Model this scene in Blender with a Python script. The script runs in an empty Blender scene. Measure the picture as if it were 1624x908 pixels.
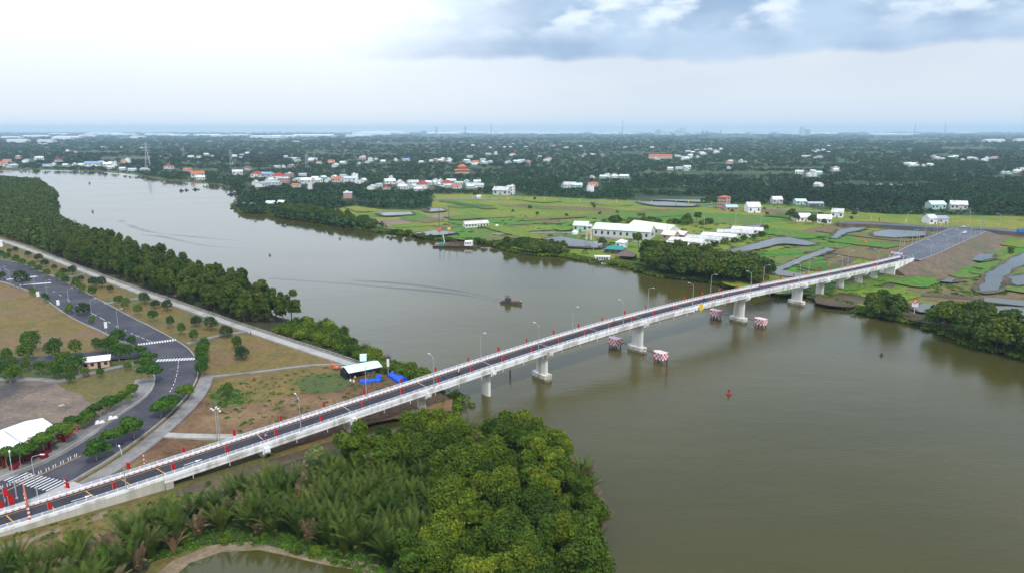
import bpy, bmesh, math, random
import numpy as np
from mathutils import Vector, Matrix
random.seed(7); rng = np.random.default_rng(7)
S = bpy.context.scene
C = S.collection
R = math.radians

# ------------------------------------------------------------------ camera
H, FPX, HZ = 80.0, 1097.0, 206.5          # metres above the river, focal length and horizon row in 1624 px units
HAZE_D = 7.5e-5
TH = math.atan((454 - HZ) / FPX)
cam = bpy.data.objects.new('camera', bpy.data.cameras.new('camera')); C.objects.link(cam)
cam.location = (0, 0, H); cam.rotation_euler = (math.pi/2 - TH, 0, 0)
cam.data.sensor_width = 36; cam.data.lens = 36 * FPX / 1624
cam.data.clip_start = 1; cam.data.clip_end = 90000
S.camera = cam
# ------------------------------------------------------------------ sky
SUN_EL, SUN_AZ = 52, 150     # azimuth clockwise from the view direction (+Y): behind, slightly to the right
W = bpy.data.worlds.new('World'); S.world = W; W.use_nodes = True
def build_world():
    nt = W.node_tree; N = nt.nodes; L = nt.links
    for n in list(N): N.remove(n)
    out = N.new('ShaderNodeOutputWorld'); bg = N.new('ShaderNodeBackground')
    sky = N.new('ShaderNodeTexSky'); sky.sky_type = 'NISHITA'; sky.sun_disc = False
    sky.sun_elevation = R(SUN_EL); sky.sun_rotation = R(SUN_AZ); sky.air_density = 1.3; sky.dust_density = 2.5
    tc = N.new('ShaderNodeTexCoord')
    def m(op, a, b=None, c=None, clamp=False):
        n = N.new('ShaderNodeMath'); n.operation = op; n.use_clamp = clamp
        for i, v in enumerate((a, b, c)):
            if v is None: continue
            if isinstance(v, (int, float)): n.inputs[i].default_value = v
            else: L.new(v, n.inputs[i])
        return n.outputs[0]
    def ramp(v, a, b):
        n = N.new('ShaderNodeMapRange'); n.interpolation_type = 'SMOOTHSTEP'
        n.inputs['From Min'].default_value = a; n.inputs['From Max'].default_value = b
        L.new(v, n.inputs['Value']); return n.outputs[0]
    def mix(f, a, b):
        n = N.new('ShaderNodeMix'); n.data_type = 'RGBA'
        if isinstance(f, (int, float)): n.inputs[0].default_value = f
        else: L.new(f, n.inputs[0])
        for i, v in ((6, a), (7, b)):
            if isinstance(v, tuple): n.inputs[i].default_value = v + (1,)
            else: L.new(v, n.inputs[i])
        return n.outputs[2]
    sep = N.new('ShaderNodeSeparateXYZ'); L.new(tc.outputs['Generated'], sep.inputs[0])
    x, y, z = sep.outputs
    el = m('MULTIPLY', m('ARCSINE', z), 57.2958)
    az = m('MULTIPLY', m('ARCTAN2', x, y), 57.2958)
    cv = N.new('ShaderNodeCombineXYZ'); L.new(m('MULTIPLY', az, 0.055), cv.inputs[0]); L.new(m('MULTIPLY', el, 0.125), cv.inputs[1])
    def noise(scale, det, rough, off):
        n = N.new('ShaderNodeTexNoise'); n.inputs['Scale'].default_value = scale; n.inputs['Detail'].default_value = det
        n.inputs['Roughness'].default_value = rough
        mp = N.new('ShaderNodeMapping'); mp.inputs['Location'].default_value = (off, off*.7, off*.3)
        L.new(cv.outputs[0], mp.inputs[0]); L.new(mp.outputs[0], n.inputs['Vector']); return n.outputs[0]
    n1 = noise(1.3, 6, .5, 3.1); n2 = noise(3.2, 7, .55, 9.7); n3 = noise(.6, 3, .5, 5.5); n4 = noise(1.6, 4, .5, 21.)
    # bright veil under and between the clouds
    glow = ramp(az, 12, -14)
    low = mix(ramp(el, -1, 5), (.60, .69, .80), (.67, .715, .775))
    veil = mix(glow, low, mix(ramp(el, 2, 12), (.74, .79, .85), (1.05, 1.14, 1.30)))
    veil = mix(m('MULTIPLY', ramp(el, 1.2, 0), .15), veil, (.60, .74, .88))
    # cloud deck: flat base about six degrees up, from the middle to the right
    edge = m('ADD', el, m('MULTIPLY', m('SUBTRACT', n2, .5), 2.0))
    edge = m('ADD', edge, m('MULTIPLY', m('SUBTRACT', n1, .5), 1.6))
    base = ramp(edge, 5.0, 6.0)
    side = ramp(m('ADD', az, m('MULTIPLY', m('SUBTRACT', n1, .5), 20)), -14, 6)
    far_side = ramp(m('ABSOLUTE', az), 150, 60)
    mask = m('MULTIPLY', m('MULTIPLY', m('MAXIMUM', base, m('MULTIPLY', ramp(edge, 1.5, 5.0), .22)), side), far_side)
    body = mix(ramp(n4, .38, .62), (.29, .41, .60), (.44, .57, .74))
    puff = m('MULTIPLY', ramp(m('ADD', n2, m('MULTIPLY', m('SUBTRACT', n1, .5), 1.1)), .47, .64), ramp(el, 6.4, 8.4))
    topw = ramp(m('ADD', el, m('MULTIPLY', m('SUBTRACT', n1, .5), 9)), 9.6, 13.5)
    body = mix(m('MAXIMUM', m('MULTIPLY', puff, .8), m('MULTIPLY', topw, .75)), body, (.80, .88, .97))
    cl = mix(mask, veil, body)
    # high overcast overhead
    ov = mix(ramp(n3, .35, .65), (.50, .60, .80), (.72, .80, .96))
    ov = mix(m('MULTIPLY', ramp(az, 10, -30), ramp(m('ABSOLUTE', az), 150, 110)), ov, (1.10, 1.22, 1.52))
    ov = mix(m('MULTIPLY', m('MULTIPLY', ramp(az, 0, 40), ramp(m('ABSOLUTE', az), 150, 100)), ramp(el, 70, 35)), ov, (.40, .48, .64))
    cl = mix(ramp(el, 14, 26), cl, ov)
    sc = N.new('ShaderNodeVectorMath'); sc.operation = 'SCALE'; L.new(sky.outputs[0], sc.inputs[0]); sc.inputs['Scale'].default_value = .1
    fin = mix(.90, sc.outputs[0], cl)
    L.new(fin, bg.inputs[0]); bg.inputs[1].default_value = 1.0; L.new(bg.outputs[0], out.inputs[0])
build_world()
sun = bpy.data.objects.new('sun', bpy.data.lights.new('sun', 'SUN')); C.objects.link(sun)
sun.data.energy = 2.4; sun.data.angle = R(6); sun.data.color = (1, .97, .92)
sun.rotation_euler = (R(90 - SUN_EL), 0, R(180 - SUN_AZ)) 
sd = Vector((math.sin(R(SUN_AZ))*math.cos(R(SUN_EL)), math.cos(R(SUN_AZ))*math.cos(R(SUN_EL)), math.sin(R(SUN_EL))))
sun.rotation_euler = sd.to_track_quat('Z', 'Y').to_euler()
S.view_settings.view_transform = 'Standard'; S.view_settings.look = 'None'; S.view_settings.exposure = .36; S.view_settings.gamma = 1
try:
    S.cycles.volume_bounces = 3; S.cycles.transparent_max_bounces = 8
except Exception: pass

# ------------------------------------------------------------------ pixel -> place
def U(px, py, z=0.0):
    rx = (px - 812)/FPX; up = (454 - py)/FPX
    ry = math.cos(TH) + up*math.sin(TH); rz = -math.sin(TH) + up*math.cos(TH)
    t = (z - H)/rz
    return Vector((rx*t, ry*t, z))
def PX(p):
    q = (p[0], p[1], p[2]-H)
    d = q[1]*math.cos(TH) - q[2]*math.sin(TH); u = q[1]*math.sin(TH) + q[2]*math.cos(TH)
    return 812 + FPX*q[0]/d, 454 - FPX*u/d
GZ = 1.4                                    # level of the land above the river
def g(px, py, dz=0.0): return U(px, py, GZ + dz)

# ------------------------------------------------------------------ materials
def mat(name, c1, c2=None, scale=1.0, rough=.85, bump=0.0, metal=0.0, c3=None, s3=.05, spec=.3, rnd=0.0, transl=0.0, stretch=None, tint=False, fine=0):
    m = bpy.data.materials.new(name); m.use_nodes = True; nt = m.node_tree; N = nt.nodes; L = nt.links
    b = N['Principled BSDF']; b.inputs['Roughness'].default_value = rough; b.inputs['Metallic'].default_value = metal
    b.inputs['Specular IOR Level'].default_value = spec
    if c2 is None: c2 = tuple(v*.85 for v in c1)
    if fine or transl: spec = min(spec, .06)
    if fine: c1 = tuple(v*.78 for v in c1); c2 = tuple(v*.72 for v in c2); c3 = c3 and tuple(v*.82 for v in c3)
    tc = N.new('ShaderNodeTexCoord'); vec = tc.outputs['Object']
    if stretch:
        mp = N.new('ShaderNodeMapping'); mp.inputs['Scale'].default_value = stretch; L.new(vec, mp.inputs[0]); vec = mp.outputs[0]
    n = N.new('ShaderNodeTexNoise'); n.inputs['Scale'].default_value = scale; n.inputs['Detail'].default_value = 8; n.inputs['Roughness'].default_value = .62
    L.new(vec, n.inputs['Vector'])
    r = N.new('ShaderNodeMapRange'); r.inputs[1].default_value = .36; r.inputs[2].default_value = .64; L.new(n.outputs[0], r.inputs[0])
    x = N.new('ShaderNodeMix'); x.data_type = 'RGBA'; x.inputs[6].default_value = c1 + (1,); x.inputs[7].default_value = c2 + (1,)
    L.new(r.outputs[0], x.inputs[0]); col = x.outputs[2]
    if c3:
        n3 = N.new('ShaderNodeTexNoise'); n3.inputs['Scale'].default_value = s3; n3.inputs['Detail'].default_value = 6; n3.inputs['Roughness'].default_value = .6
        L.new(vec, n3.inputs['Vector'])
        r3 = N.new('ShaderNodeMapRange'); r3.inputs[1].default_value = .46; r3.inputs[2].default_value = .60; L.new(n3.outputs[0], r3.inputs[0])
        x3 = N.new('ShaderNodeMix'); x3.data_type = 'RGBA'; L.new(r3.outputs[0], x3.inputs[0]); L.new(col, x3.inputs[6]); x3.inputs[7].default_value = c3 + (1,); col = x3.outputs[2]
    if fine:
        nf = N.new('ShaderNodeTexNoise'); nf.inputs['Scale'].default_value = fine; nf.inputs['Detail'].default_value = 5; nf.inputs['Roughness'].default_value = .7; L.new(vec, nf.inputs['Vector'])
        rf = N.new('ShaderNodeMapRange'); rf.inputs[1].default_value = .3; rf.inputs[2].default_value = .7; rf.inputs[3].default_value = .62; rf.inputs[4].default_value = 1.38; L.new(nf.outputs[0], rf.inputs[0])
        hf = N.new('ShaderNodeHueSaturation'); L.new(col, hf.inputs['Color']); L.new(rf.outputs[0], hf.inputs['Value']); col = hf.outputs[0]
    if rnd or tint:
        hs = N.new('ShaderNodeHueSaturation'); L.new(col, hs.inputs['Color']); col = hs.outputs[0]
        oi = N.new('ShaderNodeObjectInfo'); 
        a = N.new('ShaderNodeMapRange'); a.inputs[3].default_value = 1-rnd; a.inputs[4].default_value = 1+rnd
        L.new(oi.outputs['Random'], a.inputs[0]); val = a.outputs[0]
        hh = N.new('ShaderNodeMath'); hh.operation = 'MULTIPLY_ADD'; hh.inputs[1].default_value = -.05; hh.inputs[2].default_value = .52
        L.new(oi.outputs['Random'], hh.inputs[0]); L.new(hh.outputs[0], hs.inputs['Hue'])
        if tint:
            at_ = N.new('ShaderNodeAttribute'); at_.attribute_name = 'tint'
            mm = N.new('ShaderNodeMath'); mm.operation = 'MULTIPLY'; L.new(val, mm.inputs[0]); L.new(at_.outputs['Fac'], mm.inputs[1]); val = mm.outputs[0]
        L.new(val, hs.inputs['Value'])
    L.new(col, b.inputs['Base Color'])
    if bump:
        bp = N.new('ShaderNodeBump'); bp.inputs['Strength'].default_value = bump; bp.inputs['Distance'].default_value = .1
        L.new(n.outputs[0], bp.inputs['Height']); L.new(bp.outputs[0], b.inputs['Normal'])
    if transl:
        t = N.new('ShaderNodeBsdfTranslucent'); L.new(col, t.inputs[0]); ms = N.new('ShaderNodeMixShader'); ms.inputs[0].default_value = transl
        L.new(b.outputs[0], ms.inputs[1]); L.new(t.outputs[0], ms.inputs[2]); L.new(ms.outputs[0], N['Material Output'].inputs[0])
    return m
def water_mat(name, base, wave=1.0, rough=.08, dist=.12, murk=None):
    m = bpy.data.materials.new(name); m.use_nodes = True; nt = m.node_tree; N = nt.nodes; L = nt.links
    b = N['Principled BSDF']; b.inputs['Roughness'].default_value = rough; b.inputs['IOR'].default_value = 1.33
    tc = N.new('ShaderNodeTexCoord')
    def ns(sx, sy, det, rot=0.0, scale=1.0, rg=.5):
        mp = N.new('ShaderNodeMapping'); mp.inputs['Scale'].default_value = (sx, sy, 1); mp.inputs['Rotation'].default_value = (0, 0, rot)
        n = N.new('ShaderNodeTexNoise'); n.inputs['Scale'].default_value = scale; n.inputs['Detail'].default_value = det; n.inputs['Roughness'].default_value = rg
        L.new(tc.outputs['Object'], mp.inputs[0]); L.new(mp.outputs[0], n.inputs['Vector']); return n.outputs[0]
    big = ns(.006, .012, 5, .5)
    r = N.new('ShaderNodeMapRange'); r.inputs[1].default_value = .40; r.inputs[2].default_value = .62; L.new(big, r.inputs[0])
    x = N.new('ShaderNodeMix'); x.data_type = 'RGBA'; x.inputs[6].default_value = base + (1,); x.inputs[7].default_value = (murk or tuple(v*1.2 for v in base)) + (1,)
    L.new(r.outputs[0], x.inputs[0]); L.new(x.outputs[2], b.inputs['Base Color'])
    a = ns(.6, 1.4, 5, .35, 1, .65); c = ns(.06, .16, 3, -.2)
    sm = N.new('ShaderNodeMath'); sm.operation = 'MULTIPLY_ADD'; L.new(c, sm.inputs[0]); sm.inputs[1].default_value = 1.6; L.new(a, sm.inputs[2])
    gust = ns(.012, .03, 4, .9)
    gr = N.new('ShaderNodeMapRange'); gr.inputs[1].default_value = .35; gr.inputs[2].default_value = .65; gr.inputs[3].default_value = .45*wave; gr.inputs[4].default_value = 1.0*wave
    L.new(gust, gr.inputs[0])
    spp = N.new('ShaderNodeSeparateXYZ'); L.new(tc.outputs['Object'], spp.inputs[0])
    calm = N.new('ShaderNodeMapRange'); calm.interpolation_type = 'SMOOTHSTEP'; calm.inputs[1].default_value = 180; calm.inputs[2].default_value = 540; calm.inputs[3].default_value = 1; calm.inputs[4].default_value = .05
    L.new(spp.outputs[1], calm.inputs[0]); cm = N.new('ShaderNodeMath'); cm.operation = 'MULTIPLY'; L.new(gr.outputs[0], cm.inputs[0]); L.new(calm.outputs[0], cm.inputs[1])
    rr_ = N.new('ShaderNodeMapRange'); rr_.inputs[1].default_value = .35; rr_.inputs[2].default_value = .65; rr_.inputs[3].default_value = rough*.7; rr_.inputs[4].default_value = rough*2.2
    L.new(gust, rr_.inputs[0]); L.new(rr_.outputs[0], b.inputs['Roughness'])
    bp = N.new('ShaderNodeBump'); bp.inputs['Distance'].default_value = dist; L.new(cm.outputs[0], bp.inputs['Strength'])
    L.new(sm.outputs[0], bp.inputs['Height']); L.new(bp.outputs[0], b.inputs['Normal'])
    return m
M = {}
M['water'] = water_mat('river_water', (.046, .045, .010), 1.0, .05, .095, (.064, .057, .014))
M['pond'] = water_mat('pond_water', (.05, .055, .035), .25, .05, .03)
M['pond_green'] = water_mat('green_pond_water', (.05, .05, .010), .3, .05, .03)
M['wake'] = water_mat('wake_water', (.045, .045, .028), 1.0, .15, .1)
M['land'] = mat('far_ground', (.019, .038, .015), (.034, .058, .018), .02, c3=(.06, .09, .025), s3=.004)
M['grass'] = mat('grass', (.070, .105, .022), (.105, .125, .030), .12, c3=(.135, .135, .04), s3=.02, bump=.4, fine=.9)
M['lush'] = mat('lush_grass', (.100, .205, .006), (.185, .240, .010), .10, c3=(.22, .22, .022), s3=.016, bump=.4, fine=.35)
M['lush2'] = mat('green_meadow', (.050, .195, .006), (.095, .235, .010), .15, c3=(.13, .16, .03), s3=.03, bump=.4, fine=.35)
M['lush3'] = mat('dark_meadow', (.045, .120, .008), (.065, .145, .012), .15, c3=(.10, .16, .02), s3=.03, bump=.4, fine=.35)
M['yellowgrass'] = mat('yellow_grass', (.17, .155, .04), (.12, .14, .03), .12, c3=(.18, .12, .055), s3=.03, bump=.4, fine=.35)
M['dry'] = mat('dry_grass', (.225, .145, .042), (.150, .120, .028), .25, c3=(.115, .115, .030), s3=.025, bump=.5, fine=.9)
M['dryfield'] = mat('brown_grass', (.225, .145, .040), (.145, .125, .026), .18, c3=(.19, .115, .062), s3=.02, bump=.5, fine=.9)
M['soil'] = mat('bare_soil', (.175, .092, .042), (.115, .062, .030), .3, c3=(.23, .145, .068), s3=.035, bump=.6, fine=.9)
M['mudsoil'] = mat('brown_mud', (.105, .072, .045), (.075, .055, .034), .2, c3=(.13, .105, .06), s3=.05, bump=.6, fine=.9)
M['soil2'] = mat('graded_soil', (.20, .150, .105), (.150, .108, .075), .2, c3=(.12, .115, .06), s3=.05, bump=.5, fine=.7)
M['sand'] = mat('sandy_soil', (.30, .225, .14), (.24, .18, .11), .2, c3=(.20, .15, .10), s3=.04, bump=.4, fine=.9)
M['yard'] = mat('packed_dirt', (.27, .20, .145), (.185, .14, .105), .15, c3=(.08, .072, .07), s3=.04, bump=.5, fine=.9)
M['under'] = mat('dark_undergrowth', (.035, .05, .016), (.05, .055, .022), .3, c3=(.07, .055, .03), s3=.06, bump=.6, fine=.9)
M['asph'] = mat('asphalt', (.050, .050, .064), (.060, .060, .074), .4, rough=.85, c3=(.080, .078, .086), s3=.10, spec=.15)
M['asphnew'] = mat('new_asphalt', (.020, .021, .030), (.026, .027, .036), .8, rough=.75, c3=(.035, .035, .044), s3=.15)
M['asphgrey'] = mat('grey_asphalt', (.078, .090, .110), (.098, .110, .130), .2, c3=(.12, .13, .145), s3=.04)
M['conc'] = mat('concrete', (.40, .385, .35), (.33, .315, .285), .8, c3=(.28, .27, .24), s3=.15)
M['pave'] = mat('paving', (.25, .24, .225), (.19, .185, .175), .9, c3=(.15, .145, .135), s3=.2)
M['bridge'] = mat('pale_concrete', (.68, .67, .61), (.60, .59, .54), .5, c3=(.38, .36, .30), s3=.35, stretch=(1, 1, .12))
M['bridgew'] = mat('white_concrete', (.84, .84, .83), (.78, .78, .76), .6, c3=(.50, .48, .43), s3=.3, stretch=(1, 1, .12))
M['wall'] = mat('retaining_wall', (.52, .50, .44), (.42, .41, .36), .6, c3=(.36, .34, .28), s3=.2, stretch=(1, 1, .15))
M['stain'] = mat('tide_stained_concrete', (.30, .27, .20), (.20, .18, .13), 1.2, c3=(.14, .13, .09), s3=.6)
M['white'] = mat('white_paint', (.80, .80, .80), (.70, .70, .70), 2)
M['stripw'] = mat('white_marking', (.72, .72, .72), (.55, .55, .55), 3)
M['stripy'] = mat('yellow_marking', (.62, .38, .05), (.5, .30, .04), 3)
M['stripe'] = mat('faded_red_stripe', (.72, .30, .34), (.66, .26, .30), 2)
M['red'] = mat('red_cloth', (.62, .012, .014), (.50, .010, .012), 1, rough=.6, transl=.2)
M['redp'] = mat('red_paint', (.60, .03, .04), (.50, .03, .035), 1, rough=.5)
M['galv'] = mat('galvanised_steel', (.48, .50, .52), (.42, .44, .46), 3, rough=.45, metal=.4)
M['rail'] = mat('painted_rail', (.60, .62, .66), (.52, .54, .58), 3, rough=.5)
M['steel'] = mat('dark_steel', (.06, .065, .07), (.04, .045, .05), 3, rough=.5)
M['rust'] = mat('rusty_steel', (.14, .075, .055), (.09, .05, .04), 1.5, rough=.8)
M['blue'] = mat('blue_tarpaulin', (.01, .10, .58), (.01, .07, .46), .8, rough=.4, bump=.5)
M['mint'] = mat('mint_metal_roof', (.60, .78, .72), (.54, .72, .67), .6, rough=.5)
M['teal'] = mat('teal_roof', (.02, .26, .23), (.015, .20, .18), .8, rough=.5)
M['cream'] = mat('cream_metal_roof', (.70, .70, .52), (.62, .62, .46), .6, rough=.5)
M['metalroof'] = mat('white_metal_roof', (.66, .68, .68), (.56, .58, .58), .4, rough=.5, c3=(.44, .42, .38), s3=.2, rnd=.22)
M['greyroof'] = mat('grey_metal_roof', (.40, .46, .50), (.32, .38, .42), .4, rough=.5, rnd=.22)
M['redroof'] = mat('red_tile_roof', (.36, .055, .04), (.28, .05, .035), .8)
M['orangeroof'] = mat('orange_tile_roof', (.50, .15, .07), (.40, .12, .06), .8)
M['blueroof'] = mat('blue_metal_roof', (.20, .34, .52), (.16, .28, .44), .5, rough=.5)
M['thatch'] = mat('thatched_roof', (.16, .12, .10), (.11, .085, .07), 1.5, rough=1, bump=.5)
M['wallw'] = mat('white_wall', (.66, .66, .64), (.56, .56, .54), .6, rnd=.22)
M['wallp'] = mat('pink_wall', (.46, .30, .25), (.38, .25, .21), .6)
M['peach'] = mat('peach_wall', (.58, .40, .28), (.52, .36, .26), .6)
M['wallg'] = mat('green_wall', (.40, .58, .50), (.34, .50, .44), .6)
M['glass'] = mat('dark_glass', (.03, .035, .045), (.02, .025, .03), 1, rough=.15, spec=.5)
M['dark'] = mat('dark_interior', (.02, .022, .026), (.012, .014, .016), 1)
M['bark'] = mat('bark', (.09, .07, .055), (.05, .04, .032), 2, bump=.6)
M['palebark'] = mat('pale_bark', (.38, .34, .28), (.28, .24, .19), 2)
M['wood'] = mat('weathered_wood', (.14, .10, .075), (.08, .06, .045), 2, bump=.4)
M['orange'] = mat('orange_paint', (.75, .16, .03), (.62, .13, .03), 2, rough=.5)
M['yellow'] = mat('yellow_paint', (.80, .52, .02), (.70, .45, .02), 2, rough=.5)
M['bluep'] = mat('blue_paint', (.03, .16, .50), (.03, .13, .42), 2, rough=.5)
M['cyan'] = mat('cyan_cloth', (.05, .45, .62), (.05, .38, .55), 2, transl=.2)
M['yel'] = mat('yellow_cloth', (.75, .62, .05), (.66, .55, .05), 2, transl=.2)
M['grn'] = mat('green_cloth', (.25, .62, .12), (.2, .52, .1), 2, transl=.2)
M['pink'] = mat('pink_cloth', (.70, .12, .22), (.6, .1, .2), 2, transl=.2)
M['maroon'] = mat('maroon_cloth', (.16, .008, .02), (.11, .006, .016), 2)
M['canvas'] = mat('white_canvas', (.80, .80, .82), (.74, .74, .76), .5, rough=.6, c3=(.68, .67, .65), s3=.3)
M['skin'] = mat('skin', (.35, .2, .13), (.3, .17, .11), 4)
M['shirtw'] = mat('pale_shirt', (.55, .58, .62), (.45, .48, .52), 4)
M['shirtd'] = mat('dark_clothes', (.03, .035, .06), (.02, .025, .04), 4)
M['leaf_mangrove'] = mat('mangrove_leaves', (.054, .112, .005), (.098, .146, .007), .5, rough=.7, rnd=.45, transl=.3, tint=True, spec=.25)
M['leaf_forest'] = mat('forest_leaves', (.044, .082, .008), (.078, .118, .012), .4, rough=.7, rnd=.18, transl=.25, tint=True, spec=.2)
M['leaf_street'] = mat('street_tree_leaves', (.036, .105, .007), (.072, .155, .010), .8, rough=.6, rnd=.25, transl=.3, tint=True, spec=.25)
M['leaf_dark'] = mat('dark_leaves', (.022, .050, .014), (.035, .068, .018), .8, rough=.7, rnd=.2, transl=.2, tint=True, spec=.2)
M['leaf_nipa'] = mat('palm_fronds', (.042, .088, .010), (.090, .135, .018), .5, rough=.6, rnd=.3, transl=.2, tint=True, spec=.2)
M['leaf_nipa_dry'] = mat('dry_palm_fronds', (.15, .12, .050), (.22, .16, .085), .5, rough=.7, rnd=.2, transl=.1, tint=True)
M['leaf_pale'] = mat('pale_leaves', (.13, .19, .05), (.18, .23, .07), .8, rough=.6, rnd=.1, transl=.3, tint=True)
M['leaf_far'] = mat('far_leaves', (.016, .052, .022), (.030, .072, .026), .02, rough=.9, tint=True, c3=(.022, .042, .020), s3=.004, spec=.1)
M['twig'] = mat('bare_twigs', (.17, .12, .12), (.12, .09, .085), 2)

# ------------------------------------------------------------------ mesh helpers
class MB:
    def __init__(s): s.v = []; s.f = []; s.m = []; s.mats = []
    def _mi(s, m):
        if m is None: return 0
        if m not in s.mats: s.mats.append(m)
        return s.mats.index(m)
    def add(s, vs, fs, m=None):
        o = len(s.v); s.v += [tuple(v) for v in vs]; k = s._mi(m)
        for f in fs: s.f.append(tuple(i+o for i in f)); s.m.append(k)
    def box(s, c, d, rz=0.0, m=None, top=1.0):
        hx, hy, hz = d[0]/2, d[1]/2, d[2]/2; vs = []
        for z, k in ((-hz, 1.0), (hz, top)):
            for x, y in ((-hx, -hy), (hx, -hy), (hx, hy), (-hx, hy)):
                x *= k; y *= k
                vs.append((c[0]+x*math.cos(rz)-y*math.sin(rz), c[1]+x*math.sin(rz)+y*math.cos(rz), c[2]+z))
        s.add(vs, [(0,3,2,1),(4,5,6,7),(0,1,5,4),(1,2,6,5),(2,3,7,6),(3,0,4,7)], m); return s
    def tube(s, p0, p1, r0, r1=None, n=8, m=None):
        p0 = Vector(p0); p1 = Vector(p1); r1 = r0 if r1 is None else r1
        d = (p1-p0).normalized(); a = d.orthogonal().normalized(); b = d.cross(a); vs = []
        for p, r in ((p0, r0), (p1, r1)):
            for i in range(n):
                t = 2*math.pi*i/n; vs.append(p + a*(r*math.cos(t)) + b*(r*math.sin(t)))
        fs = [(i, (i+1) % n, n+(i+1) % n, n+i) for i in range(n)] + [tuple(range(n-1, -1, -1)), tuple(range(n, 2*n))]
        s.add(vs, fs, m); return s
    def path(s, pts, r, n=6, m=None):
        for i in range(len(pts)-1): s.tube(pts[i], pts[i+1], r if not isinstance(r, (list, tuple)) else r[i], None if not isinstance(r, (list, tuple)) else r[i+1], n, m)
        return s
    def prism(s, poly, z0, z1, m=None, k=1.0):
        n = len(poly); cx = sum(p[0] for p in poly)/n; cy = sum(p[1] for p in poly)/n
        vs = [(p[0], p[1], z0) for p in poly] + [(cx+(p[0]-cx)*k, cy+(p[1]-cy)*k, z1) for p in poly]
        s.add(vs, [tuple(range(n-1, -1, -1)), tuple(range(n, 2*n))] + [(i, (i+1) % n, n+(i+1) % n, n+i) for i in range(n)], m); return s
    def gable(s, L, Wd, z0, h, over=.4, th=.12, m=None, x=0, y=0):
        # ridge along x
        a = L/2+over; b = Wd/2+over; k = h/(Wd/2); ze = z0-over*k
        for sg in (-1, 1):
            vs = [(x-a, y+sg*b, ze), (x+a, y+sg*b, ze), (x+a, y, z0+h), (x-a, y, z0+h)]
            vs += [(v[0], v[1], v[2]+th) for v in vs]
            s.add(vs, [(3,2,1,0),(4,5,6,7),(0,1,5,4),(1,2,6,5),(2,3,7,6),(3,0,4,7)], m)
        return s
    def hip(s, L, Wd, z0, h, over=.4, m=None, ridge=None):
        a = L/2+over; b = Wd/2+over; r = max(0.05, (L-Wd)/2 if ridge is None else ridge)
        s.add([(-a,-b,z0),(a,-b,z0),(a,b,z0),(-a,b,z0),(-r,0,z0+h),(r,0,z0+h)], [(3,2,1,0),(0,1,5,4),(1,2,5),(2,3,4,5),(3,0,4)], m); return s
    def mesh(s, name, mt=None, smooth=False):
        me = bpy.data.meshes.new(name); me.from_pydata(s.v, [], s.f)
        ms = s.mats if s.mats else [mt]
        if s.mats and mt is not None and None in s.mats: ms = [mt if q is None else q for q in s.mats]
        for q in ms: me.materials.append(q if q is not None else mt)
        if len(s.mats) > 1: me.polygons.foreach_set('material_index', s.m)
        if smooth: me.polygons.foreach_set('use_smooth', [True]*len(me.polygons))
        me.update(); return me
    def build(s, name, mt=None, parent=None, smooth=False):
        o = bpy.data.objects.new(name, s.mesh(name, mt, smooth)); C.objects.link(o)
        if parent is not None: o.parent = parent
        return o
def tag(o, label=None, cat=None, group=None, kind=None):
    if label: o['label'] = label
    if cat: o['category'] = cat
    if group: o['group'] = group
    if kind: o['kind'] = kind
    return o
def empty(name, label, cat, loc=(0,0,0), rz=0.0, group=None, sc=1.0):
    o = bpy.data.objects.new(name, None); C.objects.link(o); o.location = loc; o.rotation_euler = (0, 0, rz)
    o.scale = (sc,)*3 if isinstance(sc, (int, float)) else sc; o.empty_display_size = .5
    return tag(o, label, cat, group)
def copy_tree(o, loc=None, rz=None, sc=None, label=None, group=None, parent=None):
    c = o.copy(); C.objects.link(c)
    if parent is not None: c.parent = parent
    if loc is not None: c.location = loc
    if rz is not None: c.rotation_euler = (0, 0, rz)
    if sc is not None: c.scale = (sc,)*3 if isinstance(sc, (int, float)) else sc
    if label: c['label'] = label
    if group: c['group'] = group
    for ch in KIDS.get(o.name, [k for k in o.children]): 
        copy_tree(ch, parent=c)
    return c
KIDS = {}
class Proto:
    """first use moves the thing itself, later uses copy it with its parts"""
    def __init__(s, maker): s.maker = maker; s.root = None; s.kids = None
    def put(s, loc, rz=0.0, sc=1.0, label=None, group=None):
        if s.root is None:
            s.root = s.maker(); r = s.root
            s.kids = [(k, [q for q in k.children]) for k in r.children]
            r.location = loc; r.rotation_euler = (0, 0, rz); r.scale = (sc,)*3 if isinstance(sc, (int, float)) else sc
            if label: r['label'] = label
            if group: r['group'] = group
            return r
        r = s.root.copy(); C.objects.link(r); r.location = loc; r.rotation_euler = (0, 0, rz); r.scale = (sc,)*3 if isinstance(sc, (int, float)) else sc
        if label: r['label'] = label
        if group: r['group'] = group
        for k, sub in s.kids:
            c = k.copy(); C.objects.link(c); c.parent = r
            for q in sub:
                e = q.copy(); C.objects.link(e); e.parent = c
        return r
ORD = 'first second third fourth fifth sixth seventh eighth ninth tenth eleventh twelfth thirteenth fourteenth fifteenth sixteenth seventeenth eighteenth nineteenth twentieth'.split()
def ordn(i):
    if i < 20: return ORD[i]
    t = {2: 'twenty', 3: 'thirty', 4: 'forty', 5: 'fifty'}[(i+1)//10]
    return {'twenty': 'twentieth', 'thirty': 'thirtieth', 'forty': 'fortieth', 'fifty': 'fiftieth'}[t] if (i+1) % 10 == 0 else t + '-' + ORD[(i+1) % 10 - 1]
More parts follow.
